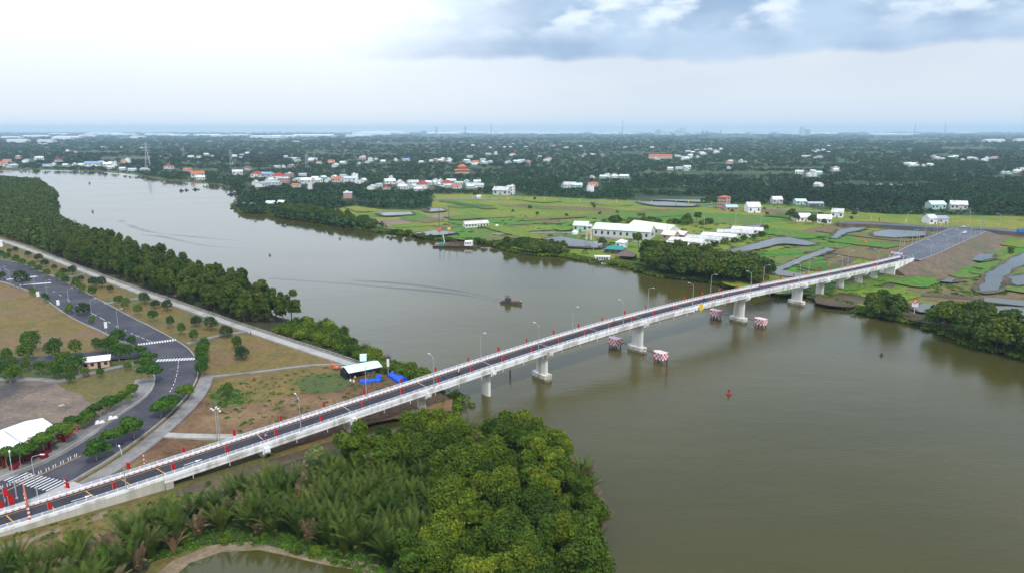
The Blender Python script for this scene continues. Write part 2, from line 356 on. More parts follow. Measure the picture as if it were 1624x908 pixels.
def spline(pts, step=6.0, closed=False):
    P_ = [Vector(p) for p in pts]; n = len(P_); out = []
    for i in range(n if closed else n-1):
        p0 = P_[(i-1) % n] if closed or i > 0 else P_[0]; p1 = P_[i]; p2 = P_[(i+1) % n]; p3 = P_[(i+2) % n] if closed or i+2 < n else P_[-1]
        k = max(1, min(14, int((p2-p1).length/step)))
        for j in range(k):
            t = j/k
            out.append(.5*((2*p1)+(-p0+p2)*t+(2*p0-5*p1+4*p2-p3)*t*t+(-p0+3*p1-3*p2+p3)*t**3))
    if not closed: out.append(P_[-1])
    return out
def poly_obj(name, pts, mt, kind='structure', z=None):
    me = bpy.data.meshes.new(name); bm = bmesh.new()
    vs = [bm.verts.new((p[0], p[1], p[2] if z is None else z)) for p in pts]
    f = bm.faces.new(vs); f.normal_update()
    if f.normal.z < 0: f.normal_flip()
    bmesh.ops.triangulate(bm, faces=[f]); bm.to_mesh(me); bm.free(); me.materials.append(mt)
    o = bpy.data.objects.new(name, me); C.objects.link(o); o['kind'] = kind; return o
LV = [0]
def patch(name, px, mt, dz=None, smooth=True, rough=0.6):
    """a sheet on the land, outline given in photo pixels"""
    LV[0] += 1; z = GZ + (0.02 + .012*LV[0] if dz is None else dz)
    pts = [U(x, y, z) for x, y in px]
    if smooth == 'lin':
        q_ = []
        for i in range(len(pts)):
            a, b = pts[i-1], pts[i]; k = max(1, int((b-a).length/5)); q_ += [a.lerp(b, j/k) for j in range(k)]
        pts = [Vector((p.x+random.uniform(-rough, rough), p.y+random.uniform(-rough, rough), z)) for p in q_]
    elif smooth:
        pts = spline(pts, 4, True)
        for p in pts:
            k = rough*min(1.0, p.length/300); p.x += random.uniform(-k, k); p.y += random.uniform(-k, k)
    return poly_obj(name, pts, mt, z=z)
def ribbon(pts, width, z0, z1, off=0.0, mb=None, m=None):
    mb = mb or MB(); n = len(pts); vs = []
    for i, p in enumerate(pts):
        a = pts[max(0, i-1)]; b = pts[min(n-1, i+1)]; t = Vector((b[0]-a[0], b[1]-a[1], 0)).normalized(); nn = Vector((t.y, -t.x, 0))
        for s_ in (off-width/2, off+width/2):
            q = Vector((p[0], p[1], 0)) + nn*s_; vs += [(q.x, q.y, (p[2] if z0 is None else 0)+(z0 or 0)), (q.x, q.y, (p[2] if z0 is None else 0)+z1)]
    fs = []
    for i in range(n-1):
        a = i*4; b = a+4
        fs += [(a+1, b+1, b+3, a+3), (a, b, b+1, a+1), (a+2, a+3, b+3, b+2)]
    fs += [(0, 1, 3, 2), (n*4-4, n*4-2, n*4-1, n*4-3)]
    mb.add(vs, fs, m); return mb
def inside(p, poly):
    x, y = p; r = False; n = len(poly); j = n-1
    for i in range(n):
        xi, yi = poly[i]; xj, yj = poly[j]
        if (yi > y) != (yj > y) and x < (xj-xi)*(y-yi)/(yj-yi)+xi: r = not r
        j = i
    return r
def scatter(px_poly, spacing, maxn=9999, z=None, jit=.42, seed=1):
    """jittered grid of places inside an outline"""
    rr = random.Random(seed); w = [U(x, y, GZ if z is None else z) for x, y in px_poly]; wp = [(p.x, p.y) for p in w]
    x0, x1 = min(p[0] for p in wp), max(p[0] for p in wp); y0, y1 = min(p[1] for p in wp), max(p[1] for p in wp); out = []
    y = y0; row = 0
    while y < y1:
        x = x0 + (row % 2)*spacing/2
        while x < x1:
            q = (x+rr.uniform(-jit, jit)*spacing, y+rr.uniform(-jit, jit)*spacing)
            if inside(q, wp): out.append(q)
            x += spacing
        y += spacing*.87; row += 1
    out.sort(key=lambda q: q[0]**2+q[1]**2)
    return out[:maxn]

# ------------------------------------------------------------------ water and land
def big_sheet(name, z, mt):
    xs = [-45000, -12000, -4000, -1500, -500, 0, 500, 1500, 4000, 12000, 45000]; ys = [-3000, 0, 200, 500, 1200, 3000, 8000, 14000, 19500]
    mb = MB(); vs = [(x, y, z) for y in ys for x in xs]; nx = len(xs)
    mb.add(vs, [(j*nx+i, j*nx+i+1, (j+1)*nx+i+1, (j+1)*nx+i) for j in range(len(ys)-1) for i in range(nx-1)])
    return tag(mb.build(name, mt), kind='structure')
big_sheet('river_water', 0, M['water'])
def landmass(name, shore, rest, mt, step=9, bank='mudsoil'):
    """shore is in photo pixels at water level, rest in metres; a sloping bank runs along the shore"""
    sh = spline([U(x, y, 0) for x, y in shore], step)
    for i, p in enumerate(sh[1:-1]):
        k = min(1.8, .004*p.length); p.x += random.uniform(-k, k); p.y += random.uniform(-k, k)
    ring = sh + [Vector((x, y, 0)) for x, y in rest]
    area = sum(ring[i].x*ring[(i+1) % len(ring)].y - ring[(i+1) % len(ring)].x*ring[i].y for i in range(len(ring)))/2
    sg = 1 if area > 0 else -1; top = []
    for i, p in enumerate(sh):
        a = sh[max(0, i-2)]; b = sh[min(len(sh)-1, i+2)]; t = (b-a).normalized(); nn = Vector((-t.y, t.x, 0))*sg
        top.append(p + nn*3.0 + Vector((0, 0, GZ)))
    vs = [(p.x, p.y, -.6) for p in sh] + [tuple(p) for p in top]; n = len(sh)
    mb = MB(); mb.add(vs, [(i, i+1, n+i+1, n+i) for i in range(n-1)])
    tag(mb.build('river_bank', M[bank]), kind='structure')
    o = poly_obj(name, top + [Vector((x, y, GZ)) for x, y in rest], mt, z=GZ)
    return top
SHORE_R = [(-420,264),(-200,268),(0,269),(80,269),(190,274),(260,285),(310,289),(350,294),(374,304),(384,318),(372,326),(386,337),(430,338),(450,345),(540,358),(600,368),(650,373),(690,380),(760,383),(790,391),(830,402),(900,408),(930,413),(1000,424),(1040,437),(1100,443),(1150,452),(1210,458),(1245,465),(1290,472),(1340,484),(1370,495),(1420,506),(1470,516),(1540,545),(1624,566),(1800,600),(2100,660)]
landmass('far_ground', SHORE_R, [(2500, 60), (44000, 60), (44000, 19400), (-44000, 19400), (-44000, 2500), (-9000, 1850)], M['land'], bank='grass')
SHORE_L = [(-620,276),(-300,286),(0,286),(60,290),(88,314),(82,334),(90,354),(125,370),(200,407),(290,442),(400,482),(470,511),(520,522),(560,547),(620,582),(680,612),(722,636),(712,650),(660,652),(600,656),(572,668),(578,688),(610,704),(650,700),(720,692),(850,684),(915,720),(958,775),(980,812),(958,850),(952,920),(955,1060)]
landmass('ground', SHORE_L, [(12, 62), (2, 20), (-14, -60), (-60, -200), (-900, -200), (-1400, 900)], M['dry'], step=5)

# ---- sheets on the left bank
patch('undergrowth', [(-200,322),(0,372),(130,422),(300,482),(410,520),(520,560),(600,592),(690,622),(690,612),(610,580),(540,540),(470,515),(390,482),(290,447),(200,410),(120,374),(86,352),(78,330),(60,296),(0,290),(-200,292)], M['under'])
patch('grass_field', [(-60,430),(30,455),(100,490),(172,530),(170,545),(100,553),(0,562),(-60,565)], M['dryfield'])
patch('grass_strip', [(-60,586),(130,580),(232,566),(228,580),(150,590),(95,605),(0,612),(-60,616)], M['grass'])
patch('packed_yard', [(-60,625),(40,602),(100,604),(150,630),(160,655),(110,672),(60,690),(-60,720)], M['yard'])
patch('grass_lawn', [(92,606),(140,588),(228,582),(232,596),(200,618),(160,645),(125,625)], M['dry'])
patch('bare_soil', [(300,618),(420,588),(530,580),(640,600),(720,634),(715,650),(600,668),(470,705),(380,688),(245,690),(300,640)], M['soil'])
patch('grass_lawn', [(330,552),(388,528),(560,578),(430,592),(330,602)], M['dryfield'])
patch('grass_lawn', [(325,610),(430,590),(545,588),(560,602),(480,620),(400,640),(330,630)], M['dry'])
patch('grass_patch', [(330,628),(360,612),(388,622),(385,640),(350,646)], M['grass'])
patch('grass_patch', [(470,600),(530,590),(560,605),(545,618),(490,622)], M['grass'])
patch('bare_soil', [(160,760),(240,696),(330,700),(300,715),(200,748)], M['soil'])
patch('grass_patch', [(120,780),(200,742),(240,735),(210,752),(140,778)], M['grass'])
patch('dark_bank', [(270,782),(340,755),(440,725),(560,690),(580,700),(560,730),(420,770),(300,800)], M['mudsoil'])
patch('grass_verge', [(-60,868),(100,828),(270,785),(340,780),(300,810),(160,850),(60,885),(-60,915)], M['dry'])
patch('sandy_patch', [(-20,872),(60,845),(105,832),(90,846),(20,868),(-20,885)], M['sand'])
patch('sandy_patch', [(140,818),(170,808),(168,818),(148,824)], M['sand'])
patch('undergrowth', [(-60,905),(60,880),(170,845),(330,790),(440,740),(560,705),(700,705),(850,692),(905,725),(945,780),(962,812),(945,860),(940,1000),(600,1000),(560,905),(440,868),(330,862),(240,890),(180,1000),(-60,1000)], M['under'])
patch('pond_bank', [(225,925),(270,890),(330,864),(400,858),(450,868),(540,884),(640,905),(720,960),(700,1060),(150,1060)], M['sand'], rough=1.0)
patch('pond_water', [(262,925),(300,893),(350,874),(410,872),(450,880),(520,895),(590,912),(650,960),(640,1040),(200,1040)], M['pond_green'], rough=.5)

# ---- roads of the left bank
z_as = GZ + .5
def road_patch(name, px, mt, dz, smooth=True):
    pts = [U(x, y, GZ) for x, y in px]
    if smooth: pts = spline(pts, 5, True)
    return poly_obj(name, [(p[0], p[1], GZ+dz) for p in pts], mt, z=GZ+dz)
AV_OUT = [(-60,404),(0,413),(40,421),(62,431),(100,447),(160,478),(200,500),(240,520),(280,542),(300,556),(312,575),(313,598),(301,622),(280,646),(250,674),(205,708),(160,738),(118,763),(70,786),(0,812),(-80,836)]
AV_IN = [(-80,792),(0,760),(70,733),(130,700),(180,665),(218,640),(240,620),(246,600),(236,577),(215,551),(190,541),(160,526),(110,502),(60,468),(20,453),(0,447),(-60,436)]
road_patch('avenue_road', AV_OUT + AV_IN, M['asph'], .50)
road_patch('side_road', [(-60,577),(60,566),(140,560),(232,553),(236,566),(140,574),(60,580),(-60,590)], M['asph'], .49)
road_patch('new_asphalt', [(-60,800),(20,772),(80,762),(112,764),(70,784),(0,808),(-60,828)], M['asphnew'], .51, False)
def line_px(px, z=None, step=4): return spline([U(x, y, GZ if z is None else z) for x, y in px], step)
mb = MB(); ribbon(line_px([(x, y) for x, y in AV_OUT]), .3, GZ, GZ+.64, -.1, mb); ribbon(line_px(AV_IN), .3, GZ, GZ+.64, -.1, mb)
tag(mb.build('kerb', M['conc']), kind='structure')
def walk(name, px, w, mt, h=.62, off=0.0):
    return tag(ribbon(line_px(px), w, GZ, GZ+h, off).build(name, mt), kind='structure')
walk('pavement', [(248,600),(243,620),(222,641),(182,668),(134,703),(74,737),(0,766),(-60,785)], 6.0, M['pave'], .6, 3.1)
walk('pavement', [(318,598),(306,624),(286,648),(256,676),(212,712),(165,744),(122,770)], 4.2, M['pave'], .6, -2.2)
walk('pavement', [(122,768),(60,796),(0,818),(-60,838)], 5.0, M['conc'], .61, -1.2)
walk('concrete_path', [(240,690),(300,693),(380,694)], 2.6, M['conc'], .57)
walk('footpath', [(320,600),(400,592),(500,580),(560,580)], 1.6, M['pave'], .55)
walk('footpath', [(296,546),(340,535),(395,526)], 1.8, M['pave'], .56)
walk('footpath', [(165,483),(195,478),(235,472),(300,468)], 2.0, M['pave'], .56)
walk('footpath', [(70,436),(100,440),(140,434)], 1.6, M['pave'], .56)
walk('footpath', [(-20,602),(60,603),(95,606),(130,597),(180,585),(232,573)], 2.6, M['pave'], .56)
EMB = [(-60,368),(0,382),(50,399),(130,430),(200,457),(300,492),(390,524),(470,551),(540,574),(590,592)]
walk('embankment_path', EMB, 3.4, M['conc'], .75)
# crossing stripes and lane marks
def cross(name, a, b, n, ln, w, z):
    A_, B_ = U(a[0], a[1], z), U(b[0], b[1], z); mb = MB(); t = (B_-A_).normalized(); rz = math.atan2(t.y, t.x)
    for i in range(n):
        c = A_.lerp(B_, (i+.5)/n); mb.box((c.x, c.y, z), (w, ln, .02), rz)
    return tag(mb.build(name, M['stripw']), kind='structure')
ZM = GZ + .525
cross('crossing_marking', (218,546), (280,538), 15, 2.6, .55, ZM); cross('crossing_marking', (248,571), (310,568), 13, 2.6, .65, ZM)
cross('crossing_marking', (30,452), (81,448), 16, 3, .7, ZM); cross('crossing_marking', (10,443), (58,438), 16, 3, .7, ZM)
cross('crossing_marking', (14,752), (98,772), 14, 4.6, .42, ZM)
def dashes(px, n, z, w=.16, frac=.5, m='stripw'):
    pts = line_px(px, z, 1.0); mb = MB(); L_ = len(pts)
    for i in range(n):
        a = pts[min(L_-1, int(i/n*L_))]; b = pts[min(L_-1, int((i+frac)/n*L_))]
        if (b-a).length > .1: ribbon([a, b], w, z-.01, z+.01, 0, mb)
    return tag(mb.build('lane_marking', M[m]), kind='structure')
dashes([(283,572),(281,590),(274,612),(258,638)], 15, ZM, .22, .45); dashes([(82,460),(140,493),(200,524),(240,541)], 28, ZM, .2, .5)
dashes([(-20,433),(10,440),(30,444)], 5, ZM)
dashes([(0,782),(40,765),(80,745),(128,722)], 1, ZM, .2, .99, 'stripy')

# ---- sheets on the far bank
FIELD = [(440,342),(500,338),(560,327),(610,332),(680,331),(686,309),(760,308),(1000,318),(1240,326),(1300,332),(1420,340),(1560,342),(1800,348),(2300,420),(2000,560),(1700,560),(1624,548),(1540,532),(1470,508),(1370,486),(1240,458),(1100,436),(1000,416),(830,394),(760,378),(650,368),(540,352)]
patch('green_field', FIELD, M['lush'], rough=2)
patch('green_meadow', [(690,372),(760,345),(900,350),(920,372),(880,385),(800,385)], M['lush2'], rough=2)
patch('green_meadow', [(900,345),(1000,335),(1180,340),(1240,350),(1160,356),(1040,350)], M['lush2'], rough=2)
patch('green_meadow', [(1150,420),(1240,392),(1330,366),(1380,372),(1300,395),(1230,425),(1180,440)], M['lush2'], rough=1)
patch('yellow_field', [(1230,375),(1340,352),(1330,362),(1250,382)], M['yellowgrass'], rough=1)
patch('yellow_field', [(1300,418),(1330,385),(1400,370),(1470,372),(1440,392),(1360,410),(1270,440),(1250,435)], M['yellowgrass'], rough=1)
patch('yellow_field', [(1440,450),(1500,425),(1600,420),(1700,440),(1650,490),(1500,480),(1450,470)], M['yellowgrass'], rough=1)
patch('yellow_field', [(800,325),(1000,330),(1100,334),(1000,337),(850,331)], M['yellowgrass'], rough=1)
patch('sandy_field', [(590,352),(630,348),(680,352),(660,358),(610,360)], M['sand'], rough=2)
patch('sandy_field', [(670,342),(700,340),(735,342),(700,348)], M['sand'], rough=1)
patch('muddy_ground', [(1290,475),(1340,450),(1420,425),(1450,425),(1430,445),(1385,470),(1345,486)], M['mudsoil'], rough=1)
patch('muddy_ground', [(1450,425),(1520,395),(1560,365),(1624,364),(1760,372),(1700,392),(1610,392),(1530,410),(1470,430)], M['soil'], rough=1)
patch('muddy_ground', [(1330,352),(1400,352),(1480,362),(1480,368),(1400,362),(1330,360)], M['mudsoil'], rough=.5)
patch('muddy_ground', [(1435,478),(1500,500),(1530,520),(1470,512),(1425,500)], M['mudsoil'], rough=.5)
patch('muddy_ground', [(1290,432),(1350,405),(1400,385),(1420,385),(1370,405),(1310,438)], M['mudsoil'], rough=.5)
patch('muddy_track', [(1225,436),(1320,402),(1330,404),(1245,440)], M['mudsoil'], rough=.5)
patch('muddy_track', [(1440,462),(1560,470),(1700,480),(1700,486),(1560,476),(1440,467)], M['mudsoil'], rough=.3)
PL = ['lush2','lush','yellowgrass','lush2','lush','lush2','lush3']; k_ = 0
def _in(p, poly):
    x, y = p; c = False; j = len(poly)-1
    for i in range(len(poly)):
        if (poly[i][1] > y) != (poly[j][1] > y) and x < (poly[j][0]-poly[i][0])*(y-poly[i][1])/(poly[j][1]-poly[i][1])+poly[i][0]: c = not c
        j = i
    return c
for i in range(400):
    if k_ >= 62: break
    x, y = random.uniform(560, 1700), random.uniform(312, 470)
    if not _in((x, y), FIELD) or not _in((x+20, y+6), FIELD) or (1400 < x < 1600 and y < 425) or (930 < x < 1240 and 352 < y < 412): continue
    c = U(x, y, GZ); a = .55+random.choice((0, math.pi/2))+random.uniform(-.12, .12); hx_, hy_ = random.uniform(12, 40), random.uniform(6, 16); pts_ = []
    for u, v in ((-1,-1),(0,-1.05),(1,-1),(1.05,0),(1,1),(0,1.05),(-1,1),(-1.05,0)): pts_.append(PX((c.x+u*hx_*math.cos(a)-v*hy_*math.sin(a), c.y+u*hx_*math.sin(a)+v*hy_*math.cos(a), GZ)))
    patch('field_plot', pts_, M[PL[k_ % 7]], rough=1.2); k_ += 1
PONDS = [[(1144,400),(1190,388),(1225,378),(1250,376),(1296,386),(1280,389),(1240,386),(1195,396),(1148,406)],
 [(1222,428),(1265,410),(1312,392),(1322,396),(1270,415),(1240,428),(1290,437),(1280,441),(1235,436)],
 [(1318,377),(1332,364),(1360,359),(1374,362),(1340,370),(1328,378)],[(1384,368),(1420,362),(1465,365),(1468,373),(1420,377),(1388,374)],
 [(1538,412),(1552,403),(1575,402),(1574,409),(1556,414)],[(1552,462),(1565,435),(1600,412),(1640,395),(1660,400),(1610,425),(1590,440),(1585,460)],
 [(1492,446),(1505,440),(1520,441),(1508,447)],[(1560,470),(1600,474),(1700,482),(1700,490),(1620,484),(1565,478)],
 [(1448,488),(1466,480),(1488,482),(1492,496),(1460,494)],[(1540,484),(1600,486),(1720,496),(1720,535),(1640,530),(1570,505)],
 [(862,378),(890,375),(920,380),(960,385),(950,393),(900,390)],[(672,331),(700,330),(706,334),(680,336)],[(660,369),(690,365),(725,368),(700,373),(668,373)],
 [(1010,320),(1060,320),(1105,324),(1100,327),(1040,326)],[(1030,316),(1120,317),(1160,320),(1100,320)],[(1150,363),(1175,358),(1180,362),(1160,366)],[(1180,358),(1210,356),(1205,361)],
 [(1600,440),(1680,425),(1690,440),(1610,452)],[(600,337),(650,336),(655,340),(610,342)],[(1350,293),(1400,291),(1495,295),(1490,297),(1400,294)]]
def margin(name, px, mt, w):
    LV[0] += 1; z = GZ + .02 + .012*LV[0]; pts = spline([U(x, y, z) for x, y in px], 4, True); n = len(pts)
    ar = sum(pts[i].x*pts[(i+1) % n].y-pts[(i+1) % n].x*pts[i].y for i in range(n)); sg = 1 if ar > 0 else -1; out = []
    for i, p in enumerate(pts):
        t = (pts[(i+2) % n]-pts[i-2]).normalized(); k = w*random.uniform(.3, 1.5); out.append(Vector((p.x+t.y*sg*k, p.y-t.x*sg*k, z)))
    return poly_obj(name, out, mt, z=z)
for p in PONDS[:19]: margin('muddy_margin', p, M['mudsoil'], 1.8)
for p in PONDS: patch('pond_water', p, M['pond'], smooth='lin', rough=.9)
walk('dike_road', [(690,316),(800,317),(1000,324),(1200,331),(1300,337)], 6, M['pave'], .7)
walk('dike_track', [(780,372),(860,370),(920,372),(1000,384),(1080,390)], 5, M['pave'], .7)
walk('dike_track', [(1290,470),(1350,447),(1440,432),(1560,392)], 3, M['mudsoil'], .6)

# ------------------------------------------------------------------ the bridge frame: s along it, o across it (+ towards the camera), z up
BA, BB = U(771,625,0), U(1261,483,0); BD = (BB-BA).normalized(); BN = Vector((BD.y, -BD.x, 0)); BRZ = math.atan2(BD.y, BD.x)
PROF = [(-190,2.2),(-160,2.3),(-123,2.6),(-103,3.5),(-70,5.4),(-54,6.45),(-19,8.5),(10,10.3),(42,11.8),(70,12.5),(100,12.75),(125,12.6),(149,12.05),(172,11.35),(195,10.65),(220,9.95),(247,9.3),(281,8.7),(305,8.45),(330,8.2),(420,7.0),(520,6.0)]
_s = np.linspace(-190, 520, 143); _z = np.interp(_s, [p[0] for p in PROF], [p[1] for p in PROF])
_z = np.convolve(np.pad(_z, 3, 'edge'), np.ones(7)/7, 'valid')
def zd(s): return float(np.interp(s, _s, _z))
def Bp(s, o, dz=0.0, absz=None): 
    p = BA + BD*s + BN*o; return Vector((p.x, p.y, zd(s)+dz if absz is None else absz))
HW = 4.0
def extrude_profile(prof, s0, s1, step=4.0, mb=None, m=None, mfn=None, cap=True):
    """prof: list of (offset, dz) closed loop"""
    mb = mb or MB(); n = max(1, int(round((s1-s0)/step))); k = len(prof); vs = []
    for i in range(n+1):
        s = s0+(s1-s0)*i/n
        vs += [Bp(s, o, dz) for o, dz in prof]
    o0 = len(mb.v); mb.v += [tuple(v) for v in vs]
    for i in range(n):
        for j in range(k):
            a = o0+i*k+j; b = o0+i*k+(j+1) % k
            mb.f.append((a, b, b+k, a+k)); mb.m.append(mb._mi(mfn(i, j) if mfn else m))
    if cap:
        mb.f.append(tuple(o0+j for j in range(k-1, -1, -1))); mb.m.append(mb._mi(mfn(0, 0) if mfn else m))
        mb.f.append(tuple(o0+n*k+j for j in range(k))); mb.m.append(mb._mi(mfn(0, 0) if mfn else m))
    return mb
S0, S1 = -92.5, 276.0
bridge = empty('road_bridge', 'long low white concrete road bridge crossing the river on hammerhead piers', 'bridge', (0, 0, 0))
extrude_profile([(-3.55,.0),(-3.55,-.25),(3.55,-.25),(3.55,.0)], S0, S1).build('carriageway', M['asphnew'], bridge)
extrude_profile([(-3.95,-.252),(-3.95,-.5),(-2.7,-.62),(-2.4,-1.55),(2.4,-1.55),(2.7,-1.45),(3.75,-1.40),(3.8,-.5),(3.95,-.45),(3.95,-.252)], S0, S1).build('girder', M['bridgew'], bridge)
# kerb walls with red and white painted stripes on the inner face
def kerb(o_in, o_out, s0, s1, stripes):
    mb = MB(); n = max(1, int(round((s1-s0)/.4)))
    prof = [(o_in,-.25),(o_in,.42),(o_out,.42),(o_out,-.25)]
    def fn(i, j):
        if j == 0 and stripes: return M['stripe'] if i % 3 == 0 else M['white']
        if j == 1 and stripes: return M['white']
        return M['bridgew']
    return extrude_profile(prof, s0, s1, (s1-s0)/n, mb, None, fn)
def railing(o, s0, s1):
    mb = MB()
    for dz, w in ((1.12,.11),(.92,.06),(.74,.06),(.58,.06)):
        extrude_profile([(o-w/2,dz-w/2),(o-w/2,dz+w/2),(o+w/2,dz+w/2),(o+w/2,dz-w/2)], s0, s1, 4, mb, M['rail'])
    s = s0+.3
    while s < s1:
        b = Bp(s, o, .42); mb.box((b.x, b.y, b.z+.38), (.20,.26,.78), BRZ, M['white'], .7); s += 1.95
    s = s0+.6
    while s < s1:
        b = Bp(s, o, .42); mb.box((b.x, b.y, b.z+.34), (.05,.05,.62), BRZ, M['rail']); s += .65
    return mb
kerb(3.4, 4.0, S0, S1, 1).build('near_parapet', None, bridge)
kerb(-3.4, -4.0, S0, S1, 2).build('far_parapet', None, bridge)
railing(3.75, S0, S1).build('railing', None, bridge); railing(-3.75, S0, S1).build('railing', None, bridge)
mb = MB(); extrude_profile([(3.0,.012),(3.0,.016),(3.12,.016),(3.12,.012)], S0, S1, 4, mb); extrude_profile([(-2.6,.012),(-2.6,.016),(-2.48,.016),(-2.48,.012)], S0, S1, 4, mb)
mb.build('edge_marking', M['stripy'], bridge)
mb = MB(); extrude_profile([(3.64,-1.56),(3.64,-1.78),(3.42,-1.78),(3.42,-1.56)], 27, 150, 4, mb); extrude_profile([(-3.2,-1.56),(-3.2,-1.78),(-3.4,-1.78),(-3.4,-1.56)], 27, 150, 4, mb)
s = 28
while s < 150: 
    a = Bp(s, 3.5, -1.66); b = Bp(s, -3.3, -1.66); mb.tube(a, b, .07, n=4); s += 3
mb.build('inspection_rail', M['rust'], bridge)
s = S0+6
while s < S1-4:
    a = Bp(s, 3.86, -.9); MB().tube(a, a-Vector((0,0,1.35)), .07, n=6).build('drain_pipe', M['white'], bridge); s += 8.2
s = S0+23.3
while s < S1-10:
    extrude_profile([(-3.39,.004),(-3.39,.02),(3.39,.02),(3.39,.004)], s-.12, s+.12, 1).build('expansion_joint', M['conc'], bridge); s += 23.4
def pier(s, base, big):
    top = zd(s)-1.57; p = Bp(s, 0, absz=0)
    mb = MB(); L_ = 2.0 if not big else 2.4; w = 1.5 if not big else 1.9
    def loc(u, v): q = p+BD*u+BN*v; return (q.x, q.y)
    h = 1.3
    r = 14; pts = []
    for i in range(r):   # rounded wall shaft
        t = 2*math.pi*i/r; pts.append(loc(w/2*math.cos(t), (L_ if not big else 2.6)/1.0*max(-1, min(1, 1.15*math.sin(t)))))
    mb.prism(pts, base, top-h, None, .96)
    o = mb.build('pier', M['bridge'], bridge)
    mb = MB()                                       # hammerhead cap, tapered underneath
    a = 3.9; b = 2.1; vs = []
    for u in (-w/2-.15, w/2+.15):
        for v, z in ((-a, top-.02), (a, top-.02), (a, top-.85), (b, top-h-.05), (-b, top-h-.05), (-a, top-.85)):
            q = p+BD*u+BN*v; vs.append((q.x, q.y, z))
    mb.add(vs, [(5,4,3,2,1,0),(6,7,8,9,10,11)]+[(i,(i+1)%6,6+(i+1)%6,6+i) for i in range(6)])
    q = p+BN*(a+.25); mb.box((q.x, q.y, top+.35), (w*.9, .7, 1.1), BRZ)
    mb.build('pier_cap', M['bridgew'], o)
    if big:
        pts = []
        for u, v in ((-1.6,-3.2),(-.9,-3.9),(.9,-3.9),(1.6,-3.2),(1.6,3.2),(.9,3.9),(-.9,3.9),(-1.6,3.2)): pts.append(loc(u, v))
        mb = MB(); mb.prism(pts, .75, 2.0, M['bridge']); mb.prism([(p.x+(a_-p.x)*1.004, p.y+(b_-p.y)*1.004) for a_, b_ in pts], -1.2, .75, M['stain']); mb.build('pier_footing', M['bridge'], o)
for s, base, big in ((-69.5,GZ-.5,0),(-46.3,GZ-.5,0),(-23.2,GZ-1.5,0),(0,-1.5,0),(23,-1.5,1),(70,-1.5,1),(135,-1.5,1),(182,-1.5,1),(203,-.5,0),(223,GZ-.5,0),(243,GZ-.5,0),(260,GZ-.5,0)): pier(s, base, big)
# abutments and the ramp walls
def ramp(s0, s1, mt, name, hw=4.0):
    mb = MB(); n = int(abs(s1-s0)/4)+1; vs = []
    for i in range(n+1):
        s = s0+(s1-s0)*i/n
        for o in (-hw+.06, hw-.06): 
            vs += [tuple(Bp(s, o, absz=.6)), tuple(Bp(s, o, -.26))]
    fs = []
    for i in range(n):
        a = i*4; b = a+4; fs += [(a+1,a+3,b+3,b+1),(a,a+1,b+1,b),(a+2,b+2,b+3,a+3)]
    fs += [(0,2,3,1),(n*4,n*4+1,n*4+3,n*4+2)]
    mb.add(vs, fs); return mb.build(name, mt, bridge)
ramp(-180, S0-.05, M['wall'], 'ramp_wall'); ramp(S1+.05, 300, M['bridgew'], 'abutment')
mb = MB(); p = Bp(S0+.9, 0, absz=0); mb.box((p.x, p.y, (zd(S0)-1.6+GZ-1)/2+.3), (1.7, 8.3, zd(S0)-1.6-GZ+1.4), BRZ); mb.build('abutment', M['wall'], bridge)
for (a, b) in ((-180, S0-.06), (S1+.06, 300)):
    extrude_profile([(-3.55,.0),(-3.55,-.25),(3.55,-.25),(3.55,.0)], a, b).build('carriageway', M['asphnew'], bridge)
    kerb(3.4, 4.0, a, b, 1).build('near_parapet', None, bridge); kerb(-3.4, -4.0, a, b, 2).build('far_parapet', None, bridge)
    railing(3.75, a, b).build('railing', None, bridge); railing(-3.75, a, b).build('railing', None, bridge)
# ladder marks on the left ramp, arrows
mb = MB()
for dzz, o in ((.012, 3.0), (.012, -2.6)): extrude_profile([(o,dzz),(o,dzz+.006),(o+.12,dzz+.006),(o+.12,dzz)], -180, S0-.06, 4, mb)
for k in range(13):
    s = -178+k*7.1
    vs = [Bp(s, -2.5, .016), Bp(s+.2, -2.5, .016), Bp(s+1.45, 3.0, .016), Bp(s+1.25, 3.0, .016)]; mb.add(vs, [(0,1,2,3)])
mb.build('ladder_marking', M['stripy'], bridge)
def arrow(s, d=1):
    mb = MB(); pts = [(0,-.12),(2.6,-.12),(2.6,-.5),(4.2,0),(2.6,.5),(2.6,.12),(0,.12)]
    mb.add([Bp(s+d*u, .4+v, .02) for u, v in pts], [tuple(range(7))] if d < 0 else [tuple(range(6,-1,-1))])
    mb.build('arrow_marking', M['stripw'], bridge)
arrow(-110); arrow(-87.5); arrow(292, -1)

# ---- far approach: wide road on an embankment, bending to the left
def AL(s): return float(np.interp(s, [282,298,330,368,461,520], [-5.5,-7,-15.6,-22.5,-36.5,-44]))
def AR(s): return float(np.interp(s, [282,300,340,374,472,520], [4.4,7,3,-2,-15.5,-22]))
def emb(name, s0, s1, mt, slope, n=30):
    mb = MB(); vs = []
    for i in range(n+1):
        s = s0+(s1-s0)*i/n; a = AL(s)-1.2; b = AR(s)+1.2; sl = slope*min(1, .35+.65*i/4)
        for o, z in ((a-sl, GZ+.05), (a, GZ+(zd(s)-.30-GZ)*min(1, .55+.45*i/4)), (b, GZ+(zd(s)-.30-GZ)*min(1, .55+.45*i/4)), (b+sl*1.5, GZ+.05)): vs.append(tuple(Bp(s, o, absz=z)))
    fs = []
    for i in range(n):
        for j in range(3): a = i*4+j; fs.append((a, a+1, a+5, a+4))
    fs += [(3,2,1,0),(n*4,n*4+1,n*4+2,n*4+3)]
    mb.add(vs, fs); return tag(mb.build(name, mt), kind='structure')
emb('road_embankment', 277, 480, M['soil2'], 11)
mb = MB(); vs = []; NS = 40
for i in range(NS+1):
    s = 299.5+(478-299.5)*i/NS; vs += [tuple(Bp(s, AL(s), -.20)), tuple(Bp(s, AR(s), -.20))]
